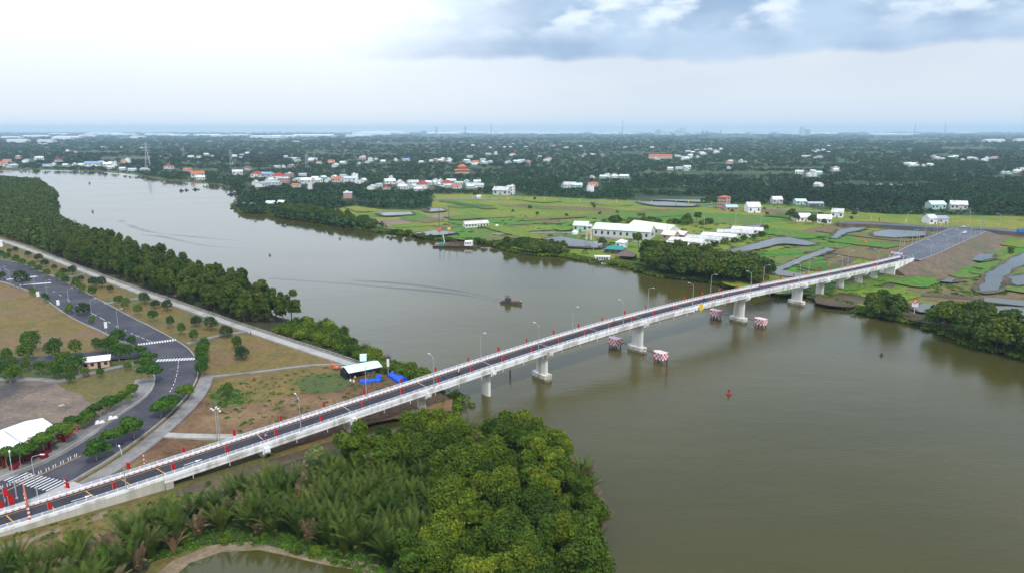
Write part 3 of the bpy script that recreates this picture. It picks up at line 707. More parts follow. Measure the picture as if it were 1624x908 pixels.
mb.add(vs, [(2*i, 2*i+1, 2*i+3, 2*i+2) for i in range(NS)]); tag(mb.build('approach_road', M['asphgrey']), kind='structure')
mb = MB()
for fn in (AL, AR): ribbon([Bp(299.5+(478-299.5)*i/NS, fn(299.5+(478-299.5)*i/NS), -.22) for i in range(NS+1)], .35, None, .2, 0, mb)
tag(mb.build('kerb', M['conc']), kind='structure')
mb = MB()
for i in range(19):
    s = 306+i*9
    for c in (.5,):
        o = AL(s)*(1-c)+AR(s)*c; o2 = AL(s+3)*(1-c)+AR(s+3)*c
        mb.add([Bp(s, o-.1, -.185), Bp(s+3, o2-.1, -.185), Bp(s+3, o2+.1, -.185), Bp(s, o+.1, -.185)], [(0,1,2,3)])
tag(mb.build('lane_marking', M['stripw']), kind='structure')
# cross road at the far end, on its own low dike
mb = MB(); ribbon(spline([U(1800,378,5),U(1700,372,5),U(1624,367,5),U(1560,362,5),U(1500,360,5),U(1420,357,4.5),U(1340,353,4)], 10), 9, 0, 4.6, 0, mb)
tag(mb.build('cross_road', M['asphgrey']), kind='structure')
mb = MB(); ribbon(spline([U(1800,378,4.5),U(1700,372,4.5),U(1624,367,4.5),U(1560,362,4.5),U(1500,360,4.5),U(1420,357,4),U(1330,353,4)], 10), 15, 0, 4.3, 0, mb)
tag(mb.build('road_embankment', M['soil2']), kind='structure')

# ------------------------------------------------------------------ vegetation
def leafmesh(name, P_, Nn, size, tint, mt, aspect=.6, r=rng):
    """one small pointed leaf clump per point"""
    n = len(P_); Nn = Nn/np.linalg.norm(Nn, axis=1)[:, None]
    rv = r.normal(size=(n, 3)); a = np.cross(Nn, rv); a /= np.linalg.norm(a, axis=1)[:, None]; b = np.cross(Nn, a)
    sz = size[:, None]
    V = np.empty((n, 4, 3)); V[:, 0] = P_-a*sz; V[:, 1] = P_-b*sz*aspect+Nn*sz*.15; V[:, 2] = P_+a*sz; V[:, 3] = P_+b*sz*aspect+Nn*sz*.15
    me = bpy.data.meshes.new(name); me.vertices.add(4*n); me.vertices.foreach_set('co', V.ravel().astype(np.float32))
    me.loops.add(4*n); me.loops.foreach_set('vertex_index', np.arange(4*n, dtype=np.int32)); me.polygons.add(n)
    me.polygons.foreach_set('loop_start', np.arange(0, 4*n, 4, dtype=np.int32)); me.polygons.foreach_set('loop_total', np.full(n, 4, dtype=np.int32))
    at_ = me.attributes.new('tint', 'FLOAT', 'FACE'); at_.data.foreach_set('value', tint.astype(np.float32))
    me.materials.append(mt); me.update(calc_edges=True); me.validate(); return me
def crown_pts(lobes, n, leaf, r, up=.35, low=-.45):
    lobes = np.array(lobes); w = (lobes[:, 3]*lobes[:, 4]); w = w/w.sum(); k = r.choice(len(lobes), n, p=w)
    d = r.normal(size=(n, 3)); d /= np.linalg.norm(d, axis=1)[:, None]; d[:, 2] = np.where(d[:, 2] < low, -d[:, 2], d[:, 2])
    bump = 1 + .16*np.sin(d[:, 0]*5+k)*np.sin(d[:, 1]*6+2*k)+.10*np.sin(d[:, 2]*9+k)
    rad = (r.uniform(.62, 1.12, n)*bump)[:, None]; c = lobes[k, :3]; e = np.stack([lobes[k, 3], lobes[k, 3], lobes[k, 4]], 1)
    P_ = c + d*e*rad; inside_ = np.zeros(n, bool)
    for j in range(len(lobes)):
        q = (P_-lobes[j, :3])/np.array([lobes[j, 3], lobes[j, 3], lobes[j, 4]])
        inside_ |= ((q**2).sum(1) < .55) & (k != j)
    lt = r.uniform(.8, 1.22, len(lobes)); keep = ~inside_
    Nn = d + r.normal(size=(n, 3))*.55; Nn[:, 2] += up
    t = lt[k]*r.uniform(.6, 1.5, n)
    return P_[keep], Nn[keep], (leaf*r.uniform(.6, 1.35, n))[keep], t[keep]
def trunk_mesh(name, h, r0, limbs, mt, lean=.1, seed=0, r=random.Random(3)):
    mb = MB(); p = [Vector((0, 0, -.3)), Vector((r.uniform(-lean, lean), r.uniform(-lean, lean), h*.35)), Vector((r.uniform(-lean, lean)*2, r.uniform(-lean, lean)*2, h*.7)), Vector((r.uniform(-lean, lean)*3, 0, h))]
    mb.path(p, [r0*1.3, r0, r0*.75, r0*.35], 7)
    for l in limbs: 
        b = p[1].lerp(p[2], r.random()); e = Vector(l[:3]); md = b.lerp(e, .55)+Vector((0, 0, .15*(e-b).length)); mb.path([b, md, e], [r0*.55, r0*.35, r0*.12], 5)
    return mb.mesh(name, mt)
def tree_maker(name, label, cat, leafmat, barkmat, h, spread, nlobe, n, leaf, seed, shape='round', group=None):
    r = np.random.default_rng(seed); lobes = []
    for i in range(nlobe):
        a = r.uniform(0, 2*math.pi); q = math.sqrt(r.uniform(0, 1))*spread*.62
        if shape == 'round': z = h*r.uniform(.50, .82)-q*.25; rr = spread*r.uniform(.34, .52); rz = rr*r.uniform(.8, 1.05)
        elif shape == 'flat': z = h*r.uniform(.62, .86)-q*.08; rr = spread*r.uniform(.38, .55); rz = rr*.42
        elif shape == 'wild': z = h*r.uniform(.38, .98)-q*.3; rr = spread*r.uniform(.28, .50); rz = rr*r.uniform(.8, 1.3)
        elif shape == 'ball': q *= .6; z = h*r.uniform(.48, .80); rr = spread*r.uniform(.42, .58); rz = rr*1.15
        elif shape == 'tall': z = h*r.uniform(.36, .88); q *= 1.1*(1-.6*max(0, z/h-.55)/.45); rr = spread*r.uniform(.32, .5); rz = rr*1.25
        elif shape == 'cone': z = h*(.14+.72*i/nlobe); q = 0 if i > nlobe*.7 else q*.4; rr = spread*(1.0-.8*i/nlobe); rz = h*.16
        elif shape == 'bush': z = h*r.uniform(.3, .62); rr = spread*r.uniform(.35, .55); rz = h*.36
        lobes.append((q*math.cos(a), q*math.sin(a), z, rr, rz))
    if shape == 'round': lobes.append((0, 0, h*.78, spread*.5, spread*.42))
    def make():
        root = empty(name, label, cat, group=group)
        tk = bpy.data.objects.new('trunk', trunk_mesh('trunk', h*(.8 if shape != 'bush' else .5), max(.08, h*.016), lobes[:5], barkmat, .1, seed, random.Random(seed))); C.objects.link(tk); tk.parent = root
        me = leafmesh('crown', *crown_pts(lobes, n, leaf, r), leafmat, r=r)
        o = bpy.data.objects.new('crown', me); C.objects.link(o); o.parent = root
        return root
    return Proto(make)
ML = M['leaf_mangrove']; MF = M['leaf_forest']
mang = [tree_maker('mangrove_tree', 'green mangrove tree', 'tree', ML, M['bark'], 8.2+.6*i, 4.0+.3*(i % 3), 11+3*(i % 3), 11000, .25, 10+i, 'wild') for i in range(5)]
forest = [tree_maker('forest_tree', 'forest tree', 'tree', MF, M['bark'], 12.+.9*i, 3.6, 9, 3600, .42, 30+i, 'tall') for i in range(4)]
street = [tree_maker('street_tree', 'street tree', 'tree', M['leaf_street'], M['palebark'], 4.6, 2.7, 8, 3600, .20, 50+i, 'flat') for i in range(3)]
roundt = [tree_maker('round_tree', 'round tree', 'tree', M['leaf_street'], M['palebark'], 5.0, 2.5, 8, 3000, .21, 60+i, 'ball') for i in range(3)]
darkt = [tree_maker('dark_tree', 'dark tree', 'tree', M['leaf_dark'], M['bark'], 4.6, 3.0, 9, 3000, .24, 70+i, 'ball') for i in range(2)]
bankt = [tree_maker('bank_tree', 'bank tree', 'tree', MF, M['bark'], 8.0+i, 4.4, 8, 2200, .55, 80+i, 'round') for i in range(4)]
bush = [tree_maker('bush', 'bush', 'bush', ML, M['bark'], 3.4, 2.5, 6, 2200, .26, 90+i, 'bush') for i in range(3)]
pale = tree_maker('pale_tree', 'pale tree', 'tree', M['leaf_pale'], M['palebark'], 8.5, 3.8, 10, 8000, .24, 99, 'round')
cone = tree_maker('young_conical_tree', 'young tree', 'tree', M['leaf_street'], M['bark'], 8.0, 2.1, 12, 7000, .22, 98, 'cone')
RR = random.Random(11)
def at_crown(px, py, hc): p = U(px, py, GZ+hc); return (p.x, p.y, GZ-.05)
def onground(q, z=GZ-.05): return (q[0], q[1], z)

# foreground peninsula
MANG = [(495,752),(560,738),(600,725),(640,712),(720,704),(850,696),(906,732),(938,786),(957,816),(938,860),(932,930),(926,1040),(640,1040),(640,960),(650,925),(700,880),(720,820),(690,770),(600,758)]
pts = scatter(MANG, 5.3, 240, seed=5)
print('mangroves', len(pts))
pw = [tuple(U(x, y, GZ)[:2]) for x, y in [(640,760),(700,740),(760,760),(720,800),(650,800)]]
for i, q in enumerate(pts):
    sc = RR.choice((RR.uniform(.55, .8), RR.uniform(.85, 1.0), RR.uniform(.9, 1.22)))
    mang[i % 5].put(onground(q, .6), RR.uniform(0, 6.28), (sc, sc, sc*RR.uniform(.9, 1.1)), 'yellow-green mangrove tree in the thicket below the bridge, crowns crowding over the river edge', 'mangrove trees of the near headland')
for px, py, sc in ((655,640+8,1.0),(590,700,.8),(503,690,.75)):
    pale.put(at_crown(px, py+16, 6), 1.0+px, sc, {655:'pale silvery-green tree at the top of the mangrove thicket beside the bridge',590:'pale green tree in the thicket just below the bridge girder',503:'pale green tree closest to the left end of the thicket under the bridge'}[px])
def frond_pts(L_, lean, az, r, n=15):
    V = []; F = []; 
    return V
def nipa_maker(mt, seed, h, nf, dry=0):
    r = random.Random(seed)
    def make():
        root = empty('nipa_palm', 'nipa palm', 'palm'); mb = MB(); tint = []
        for k in range(nf):
            az = 2*math.pi*k/nf+r.uniform(-.4, .4); lean = r.uniform(.12, .55); L_ = h*r.uniform(.75, 1.1); pts = []
            x = r.uniform(0, .3); z = 0; a = lean*.35; step = L_/8; x0 = x
            for j in range(9):
                pts.append(Vector((x*math.cos(az), x*math.sin(az), z))); x += math.sin(a)*step; z += math.cos(a)*step; a += lean*.33*(.5+j/6)
            side = Vector((-math.sin(az), math.cos(az), 0)); t0 = r.uniform(.7, 1.35)
            f0 = len(mb.f); mb.path(pts[::2], [.07, .06, .05, .03, .015], 3)
            nl = 21
            for j in range(nl):
                u = (.14+.86*j/nl); q = u*8; i0 = min(7, int(q)); b = pts[i0].lerp(pts[i0+1], q-i0); t = (pts[i0+1]-pts[i0]).normalized()
                ll = 1.0*math.sin(math.pi*min(1, .18+.78*u))+.2
                for sg in (-1, 1):
                    e = b+side*sg*ll*.60+t*ll*.9+Vector((0, 0, -.18*ll)); w = t*.10
                    m_ = b.lerp(e, .5)+Vector((0, 0, .10))
                    mb.add([b-w*.5, b+w, m_+w*.9, e, m_-w*.6], [(0,1,2,4),(4,2,3)])
            tint += [t0*r.uniform(.85, 1.15) for _ in range(len(mb.f)-f0)]
        me = mb.mesh('fronds', mt); at_ = me.attributes.new('tint', 'FLOAT', 'FACE'); at_.data.foreach_set('value', tint)
        o = bpy.data.objects.new('fronds', me); C.objects.link(o); o.parent = root
        MB().tube((0,0,-.3), (0,0,.7), .35, .25, 8).build('stump', M['bark'], root)
        return root
    return Proto(make)
gapb = 0
nipa = [nipa_maker(M['leaf_nipa'], 200+i, 7.6, 19) for i in range(3)]
nipad = [nipa_maker(M['leaf_nipa_dry'], 210+i, 5.6, 13) for i in range(2)]
NIPA = [(120,890),(185,868),(300,828),(380,790),(450,768),(520,755),(600,745),(690,760),(725,815),(705,872),(650,920),(600,893),(520,878),(440,858),(390,848),(330,852),(270,878),(235,905),(100,1000),(-60,1000),(-60,915)]
pts = scatter(NIPA, 3.05, 400, seed=8); pts2 = scatter([(925,745),(950,790),(955,812),(935,840),(900,800),(905,760)], 3.0, 30, seed=9) + scatter([(560,735),(640,705),(730,700),(830,697),(820,712),(700,722),(600,740)], 3.6, 40, seed=4)
pts = (pts[:250] + pts2)[:296]
print('nipa', len(pts))
for i, q in enumerate(pts):
    x, y = PX((q[0], q[1], GZ)); dry = x < 520 and RR.random() < .34 or RR.random() < .07 or (x > 900 and RR.random() < .4)
    sc = RR.uniform(.85, 1.15)
    if dry: RR.choice(nipad).put(onground(q, .7), RR.uniform(0, 6.28), sc, 'brown drying nipa palm clump among the green ones on the near mud bank', 'drying nipa palms of the near bank')
    else: RR.choice(nipa).put(onground(q, .7), RR.uniform(0, 6.28), sc, 'upright green nipa palm clump in the swamp between the bridge and the pond', 'green nipa palms of the near bank')
cone.put(at_crown(165, 885, 3.5), 0, .9, 'small bright green conical tree beside the nipa palms at the lower left')
for i, (x, y) in enumerate([(330,770),(470,878),(260,800),(300,850),(360,862),(230,880),(540,880),(420,850),(640,900),(500,880),(120,850),(200,850),(455,700),(430,722)]):
    RR.choice(bush).put(g(x, y, -.1), RR.uniform(0, 6), RR.uniform(.3, .6), 'small green bush at the edge of the nipa swamp', 'small bushes round the nipa swamp')
# bare, leafless thicket
def bare_maker(seed, h=3.2, n=60):
    def make():
        r = random.Random(seed); root = empty('bare_shrub', 'bare shrub', 'shrub'); mb = MB()
        for k in range(n):
            a = r.uniform(0, 6.28); l = r.uniform(.2, .75); e = Vector((math.cos(a)*l*h, math.sin(a)*l*h, h*r.uniform(.5, 1.0))); b = Vector((r.uniform(-.4, .4), r.uniform(-.4, .4), -.2)); m_ = b.lerp(e, .5)+Vector((0, 0, .3*h*r.random()))
            mb.path([b, m_, e], [.06, .04, .012], 3)
            for q in range(4):
                s_ = m_.lerp(e, r.random()); mb.tube(s_, s_+Vector((r.uniform(-.5, .5), r.uniform(-.5, .5), r.uniform(.1, .6)))*h*.25, .02, .006, 3)
        mb.build('branches', M['twig'], root); return root
    return Proto(make)
bare = bare_maker(5)
for bx, by, bs, bl in ((742,700,2.3,'grey dead crown sticking out of the mangroves near the bridge'),(905,770,1.8,'grey dead crown at the river edge of the mangroves'),(820,850,2.2,'grey dead crown in the middle of the mangroves')): bare.put(at_crown(bx, by, 4), by, bs, bl)
bare.put(at_crown(690, 845, 2), 0, 1.5, 'grey leafless shrub between the nipa palms and the mangroves')
for x, y, s_ in ((512,518,1.2),(528,527,1.1),(505,524,1),(562,548,1.0),(580,556,1.2),(600,566,1.0),(612,574,1.1),(545,540,.8),(635,585,1.0),(655,600,.9),(672,607,1)):
    bare.put(U(x, y, .1), x*1.7, s_*.95, 'purplish leafless shrub standing in the water along the left river bank', 'leafless shrubs on the left water edge')

# left forest strip
STRIP = [(-260,310),(-60,357),(60,396),(130,424),(250,466),(330,494),(400,517),(452,512),(470,506),(400,480),(290,441),(200,407),(125,371),(92,354),(86,334),(90,314),(62,292),(0,288),(-260,284)]
pts = scatter(STRIP, 5.2, 7000, seed=12)
inv = [q for q in pts if -120 < PX((q[0], q[1], GZ))[0] < 1700]
print('strip', len(pts), len(inv))
def dens_keep(q): 
    return True
near = inv[:295]; far_strip = inv[295:]
for i, q in enumerate(near):
    sc = RR.choice((RR.uniform(.62, .85), RR.uniform(.85, 1.0), RR.uniform(.95, 1.2)))
    forest[i % 4].put(onground(q, .9), RR.uniform(0, 6.28), sc, 'tall dark green tree in the dense belt between the embankment path and the river', 'trees of the left riverside belt')
HEDGE = [(440,528),(520,548),(600,585),(690,618),(712,630),(690,606),(620,578),(560,545),(520,522),(470,514)]
for i, q in enumerate(scatter(HEDGE, 3.6, 150, seed=13)):
    bush[i % 3].put(onground(q, .6), RR.uniform(0, 6.28), RR.uniform(.85, 1.6), 'bright green bush on the bank between the embankment path and the river', 'bushes on the left river bank')

# clumps of far trees as one mass
def clump_mass(name, arr, K, mt, leafk=.34, seed=2, kind='stuff', label=None, cat=None):
    """arr: x, y, z0, radius, height, tint"""
    r = np.random.default_rng(seed); A_ = np.repeat(np.array(arr), K, 0); n = len(A_)
    d = r.normal(size=(n, 3)); d /= np.linalg.norm(d, axis=1)[:, None]; d[:, 2] = np.abs(d[:, 2])*1.0-.25
    P_ = np.stack([A_[:, 0]+d[:, 0]*A_[:, 3]*r.uniform(.6, 1.05, n), A_[:, 1]+d[:, 1]*A_[:, 3]*r.uniform(.6, 1.05, n), A_[:, 2]+A_[:, 4]*(.45+.55*d[:, 2]*r.uniform(.7, 1.1, n))], 1)
    Nn = d+r.normal(size=(n, 3))*.5; Nn[:, 2] += .5
    me = leafmesh(name, P_, Nn, A_[:, 3]*leafk*r.uniform(.6, 1.3, n), A_[:, 5]*r.uniform(.75, 1.3, n), mt, .7, r)
    o = bpy.data.objects.new(name, me); C.objects.link(o); tag(o, label, cat, None, kind); return o
if far_strip:
    clump_mass('distant_trees', [(q[0], q[1], .9, 3.6*RR.uniform(.8, 1.2), 12*RR.uniform(.8, 1.1), RR.uniform(.8, 1.2)) for q in far_strip], 80, MF, .26, label='dark woodland of the left bank running up to the river bend', cat='woodland')
def noise2(x, y):
    return .5+.25*math.sin(x*.0021+1.3*math.sin(y*.0013))+.25*math.sin(y*.0034+x*.0009+2*math.sin(x*.0011))

# ------------------------------------------------------------------ buildings
HOUSES = []           # (x, y, radius) kept free of woodland
def building(name, label, cat, L_, Wd, h, rh, loc, rz, wall='wallw', roof='metalroof', win=3, storeys=1, roofkind='gable', group=None, over=.5, door=True, openfront=False):
    root = empty(name, label, cat, loc, rz, group)
    mb = MB()
    if openfront:
        for x in np.linspace(-L_/2+.2, L_/2-.2, max(2, int(L_/6)+1)):
            for y in (-Wd/2+.2, Wd/2-.2): mb.box((x, y, h/2), (.3, .3, h))
        mb.build('post', M[wall], root); MB().box((0, Wd/2-.4, h/2-.1), (L_-.6, .15, h*.9)).build('wall', M[wall], root)
    else:
        if roofkind == 'gable':
            a, b = L_/2, Wd/2
            mb.add([(-a,-b,-.5),(a,-b,-.5),(a,b,-.5),(-a,b,-.5),(-a,-b,h),(a,-b,h),(a,b,h),(-a,b,h),(-a,0,h+rh-.05),(a,0,h+rh-.05)],
                   [(0,1,5,4),(2,3,7,6),(3,0,4,8,7),(1,2,6,9,5),(4,5,9,8),(6,7,8,9)])
        else: mb.box((0, 0, h/2-.25), (L_, Wd, h+.5))
        mb.build('wall', M[wall], root)
    mb = MB()
    if roofkind == 'gable': mb.gable(L_, Wd, h, rh, over, .12)
    elif roofkind == 'hip': mb.hip(L_, Wd, h+.02, rh, over)
    else: mb.box((0, 0, h+.15), (L_+.5, Wd+.5, .3)); mb.box((L_*.22, Wd*.1, h+1.0), (L_*.25, Wd*.3, 1.5))
    mb.build('roof', M[roof], root)
    if not openfront:
        sh = h/storeys
        for st in range(storeys):
            for i in range(win):
                x = -L_/2+(i+.5)*L_/win
                if door and st == 0 and i == win//2: 
                    MB().box((x, -Wd/2-.03, 1.05), (1.0, .08, 2.1)).build('door', M['dark'], root); continue
                MB().box((x, -Wd/2-.03, st*sh+sh*.55), (min(1.6, L_/win*.5), .08, sh*.38)).build('window', M['glass'], root)
        for st in range(storeys):
            MB().box((L_/2+.03, 0, st*sh+sh*.55), (.08, Wd*.3, sh*.36)).build('window', M['glass'], root)
    return root
def build_px(name, label, p0, p1, Wd, h, rh, cat='building', z=GZ, **k):
    a = U(p0[0], p0[1], z); b = U(p1[0], p1[1], z); d = b-a; rz = math.atan2(d.y, d.x); L_ = d.length; nn = Vector((-d.y, d.x, 0)).normalized()
    c = (a+b)/2 + nn*Wd/2
    for i in range(int(L_/14)+1): HOUSES.append((*(a.lerp(b, (i+.5)/(int(L_/14)+1)) + nn*Wd/2)[:2], 9+Wd*.3))
    return building(name, label, cat, L_, Wd, h, rh, (c.x, c.y, z), rz, **k)
build_px('factory_shed', 'longest shed with a mint green roof, beside the pond across the river', (940,375), (1030,381), 17, 6.0, 3.6, roof='mint', wall='wallw', win=9, door=False)
build_px('factory_shed', 'cream roofed shed behind the long mint roofed one', (996,366), (1060,375), 15, 4.6, 3.4, roof='cream', wall='wallw', win=5)
build_px('factory_shed', 'small mint roofed shed at the left end of the factory', (909,367), (931,368), 12, 5.0, 2.6, roof='mint', wall='wallg', win=3)
build_px('workshop', 'brownish pink gabled workshop at the right end of the cream roofed shed', (1049,380), (1068,382), 9, 4.0, 2.6, roof='cream', wall='wallp', win=2)
build_px('workshop', 'small pinkish gabled shed right of the brownish workshop', (1070,378), (1084,380), 8, 3.4, 2.2, roof='metalroof', wall='wallp', win=2)
SH = [((1160,369),(1208,372),'farthest and rightmost'),((1137,374),(1193,377),'second from the right'),((1112,379),(1165,383),'third from the right'),((1087,383),(1140,388),'fourth from the right'),((1060,387),(1112,392),'second from the left'),((1042,393),(1088,398),'nearest and leftmost')]
for p0, p1, w in SH: build_px('long_shed', f'long low white shed, {w} of six parallel ones behind riverside trees', p0, p1, 11, 3.0, 1.6, wall='white', roof='metalroof', win=7, group='long white sheds in a row')
t = building('water_tower', 'square mint topped water tower above the small factory shed', 'tower', 4, 4, 2.6, .6, g(934, 364, 8), .1, roof='mint', wall='wallw', win=1, roofkind='hip', door=False)
mb = MB(); [mb.box((sx*1.7, sy*1.7, -4), (.3, .3, 8)) for sx in (-1, 1) for sy in (-1, 1)]; mb.build('frame', M['white'], t)
t = empty('silo', 'yellow ochre silo between the water tower and the long shed', 'silo', g(936, 373)); MB().tube((0,0,0), (0,0,7.5), 1.7, 1.7, 16).build('tank', M['yellow'], t); MB().tube((0,0,7.5), (0,0,8.8), 1.75, .2, 16).build('cap', M['metalroof'], t)
t = empty('storage_dome', 'small white domed tank left of the factory', 'tank', g(912, 372)); MB().tube((0,0,0), (0,0,2.2), 2.6, 2.6, 16).build('tank', M['white'], t); MB().tube((0,0,2.2), (0,0,3.5), 2.6, .6, 16).build('cap', M['white'], t)
build_px('farm_house', 'long white house standing alone in the green field behind the dredging barge', (738,362), (775,360), 7, 3.4, 1.8, wall='wallw', roof='metalroof', win=8)
t = empty('satellite_dish', 'white bowl shaped tank beside the lone white house in the field', 'tank', g(788, 360)); MB().tube((0,0,0), (0,0,1.6), 1.8, 1.2, 12).build('tank', M['white'], t)
MB().tube((0,0,1.6), (0,0,2.2), 1.2, .3, 12).build('lid', M['white'], t)
build_px('apartment_block', 'tall pinkish block with orange roof rising over the green fields', (1137,332), (1151,333), 11, 12.5, 1.5, wall='wallp', roof='orangeroof', win=4, storeys=4, roofkind='hip')
build_px('villa', 'white villa with a steep white gable right of the pinkish block', (1187,338), (1206,338), 14, 6, 4, wall='white', roof='metalroof', win=3)
build_px('house', 'grey roofed house touching the foot of the pinkish block', (1152,335), (1170,335), 9, 4, 2, roof='greyroof', wall='wallp', win=3)
build_px('house', 'white house with an arched bright roof at the edge of the woods behind the villa', (1226,323), (1241,323), 10, 4.5, 3, roof='metalroof', wall='wallw', win=3)
build_px('house', 'green roofed house at the wood edge', (1263,325), (1279,325), 10, 4, 2, roof='mint', wall='wallg', win=3)
build_px('shed', 'long pale shed with thin posts right of the green roofed house', (1282,328), (1306,328), 8, 3.5, 1.5, roof='greyroof', openfront=True, wall='wallw')
build_px('farm_house', 'white roofed farm house half hidden by dark trees left of the dike corner', (1263,352), (1287,352), 12, 4, 3, wall='wallw', roof='metalroof', win=4)
build_px('farm_house', 'white farm house with a wide roof nearest the dike corner', (1296,354), (1318,355), 14, 4, 3, wall='white', roof='metalroof', win=4)
build_px('farm_house', 'white farm house behind the one at the dike corner', (1318,345), (1336,346), 12, 5, 3, wall='white', roof='metalroof', win=3)
build_px('shed', 'pale roofed pair of sheds beyond the far road junction', (1474,356), (1486,356), 12, 5, 3, wall='wallw', roof='metalroof', win=2)
build_px('shed', 'low grey shed right of the pale pair beyond the junction', (1488,355), (1504,355), 10, 4.5, 2, wall='wallw', roof='greyroof', win=2)
build_px('house', 'mint roofed long house in the woods beyond the far road', (1477,332), (1500,332), 12, 5, 3, wall='wallg', roof='mint', win=4)
build_px('house', 'white house with a green end in the woods beyond the far road', (1507,332), (1534,333), 12, 5, 3.5, wall='wallw', roof='metalroof', win=4)
# waterside restaurant
build_px('restaurant', 'teal roofed hall of the riverside restaurant', (958,402), (986,404), 10, 3, 2.2, wall='wood', roof='teal', roofkind='hip', win=3)
build_px('pavilion', 'white topped pavilion behind the teal roofed hall', (976,394), (990,395), 8, 4.2, 2, wall='white', roof='metalroof', roofkind='hip', win=2)
t = build_px('stilt_pavilion', 'brown thatched dining pavilion on stilts over the river', (976,413), (1004,415), 10, 3.0, 3.2, wall='wood', roof='thatch', roofkind='hip', openfront=True, z=1.2)
mb = MB(); mb.box((0, 0, -.15), (17, 12, .25)); mb.build('floor', M['wood'], t)
mb = MB(); [mb.tube((x, y, -2), (x, y, -.2), .15, n=6) for x in np.linspace(-8, 8, 6) for y in (-5.6, 0, 5.6)]; mb.build('stilt', M['wood'], t)
t = empty('gangway', 'pale gangway between the stilt pavilion and the white houseboat', 'gangway', U(968, 413, .9), .2); MB().box((0, 0, 0), (9, 1.4, .15)).build('deck', M['conc'], t); mb = MB(); [mb.box((0, y, .5), (9, .06, .06)) for y in (-.65, .65)]; mb.build('handrail', M['white'], t)
for i, (x, y) in enumerate([(1018,426),(1024,428),(1030,431),(1036,432),(1042,434),(1010,424),(1003,422)]):
    t = empty('mooring_pile', 'thin wooden pile standing in the water below the thatched pavilion', 'pile', U(x, y, 0), 0, 'mooring piles by the restaurant'); MB().tube((0,0,-1), (0,0,2.2), .16, .14, 6).build('post', M['wood'], t)
# left bank
build_px('kiosk', 'small peach walled kiosk with a white roof between the avenue trees', (131,586), (174,581), 5.0, 2.7, .9, wall='peach', roof='white', win=4)
t = empty('marquee', 'large white event marquee with red side drapes at the left edge', 'marquee', (0,0,0))
a = g(-20, 748, .6); b = g(100, 700, .6); d = b-a; rzm = math.atan2(d.y, d.x); Lm = d.length; nn = Vector((-d.y, d.x, 0)).normalized(); Wm = 15.0
c = (a+b)/2+nn*Wm/2; t.location = (c.x, c.y, GZ+.1); t.rotation_euler.z = rzm
for sgx in (-1, 1):
    mb = MB(); mb.gable(Lm/2-.15, Wm, 3.4, 2.2, .3, .06, x=sgx*Lm/4); mb.build('roof_canopy', M['canvas'], t)
mb = MB(); [mb.tube((x, y, 0), (x, y, 3.3), .08, n=6) for x in np.linspace(-Lm/2, Lm/2, 6) for y in (-Wm/2, Wm/2)]; mb.build('pole', M['galv'], t)
mb = MB(); mb.box((0, -Wm/2-.31, 2.9), (Lm, .06, .6)); mb.box((0, Wm/2-.2, 1.6), (Lm, .06, 3.2)); [mb.box((x, -Wm/2-.2, 1.4), (.7, .3, 2.8)) for x in np.linspace(-Lm/2, Lm/2, 6)]; mb.build('drape', M['maroon'], t)
for i, (x, y) in enumerate([(30,735),(45,728),(60,722),(75,716),(22,742),(70,724)]):
    t = empty('round_table', 'round table under a dark red cloth in front of the marquee', 'table', g(x, y, .6), 0, 'red clothed tables at the marquee')
    MB().tube((0,0,.72), (0,0,.76), .9, .9, 14).build('tabletop', M['maroon'], t); MB().tube((0,0,0), (0,0,.72), 1.0, .85, 14).build('tablecloth', M['maroon'], t)
for x, y, l in ((88,698,'striped red and white banner column at the right end of the marquee'),(47,718,'striped red and white banner column at the middle of the marquee front')):
    t = empty('banner_column', l, 'banner', g(x, y, .6)); mb = MB()
    for i in range(8): mb.tube((0,0,i*.45), (0,0,(i+1)*.45), .28, n=8, m=M['redp'] if i % 2 else M['white'])
    mb.build('column', None, t)
for i, (x, y) in enumerate([(104,692),(112,686),(120,683),(98,695)]):
    t = empty('draped_stand', ['red draped stand beside the marquee corner','low red draped stand second from the marquee corner','red and white draped stand furthest right of the marquee','red draped stand closest to the marquee corner'][i], 'stand', g(x, y, .6), i)
    MB().box((0,0,.45), (2.0,1.0,.9), top=.9).build('cloth', M['redp'] if i != 2 else M['pink'], t)
for x, y, l in ((158,670,'white sheeted heap on the paved verge by the avenue, the left one'),(179,663,'white sheeted heap on the paved verge by the avenue, the right one')):
    t = empty('sheeted_heap', l, 'heap', g(x, y, .6), .5); mb = MB(); mb.box((-.5,0,.4), (1.3,1.0,.8), .2, top=.6); mb.box((.6,.1,.3), (1.2,.9,.6), -.3, top=.5); mb.build('sheet', M['canvas'], t)
t = empty('debris_heap', 'small pale heap lying on the dirt yard behind the marquee', 'heap', g(98, 643), .5); mb = MB(); mb.box((0,0,.2), (1.8,1.0,.5), .2, top=.5); mb.build('rubble', M['conc'], t)
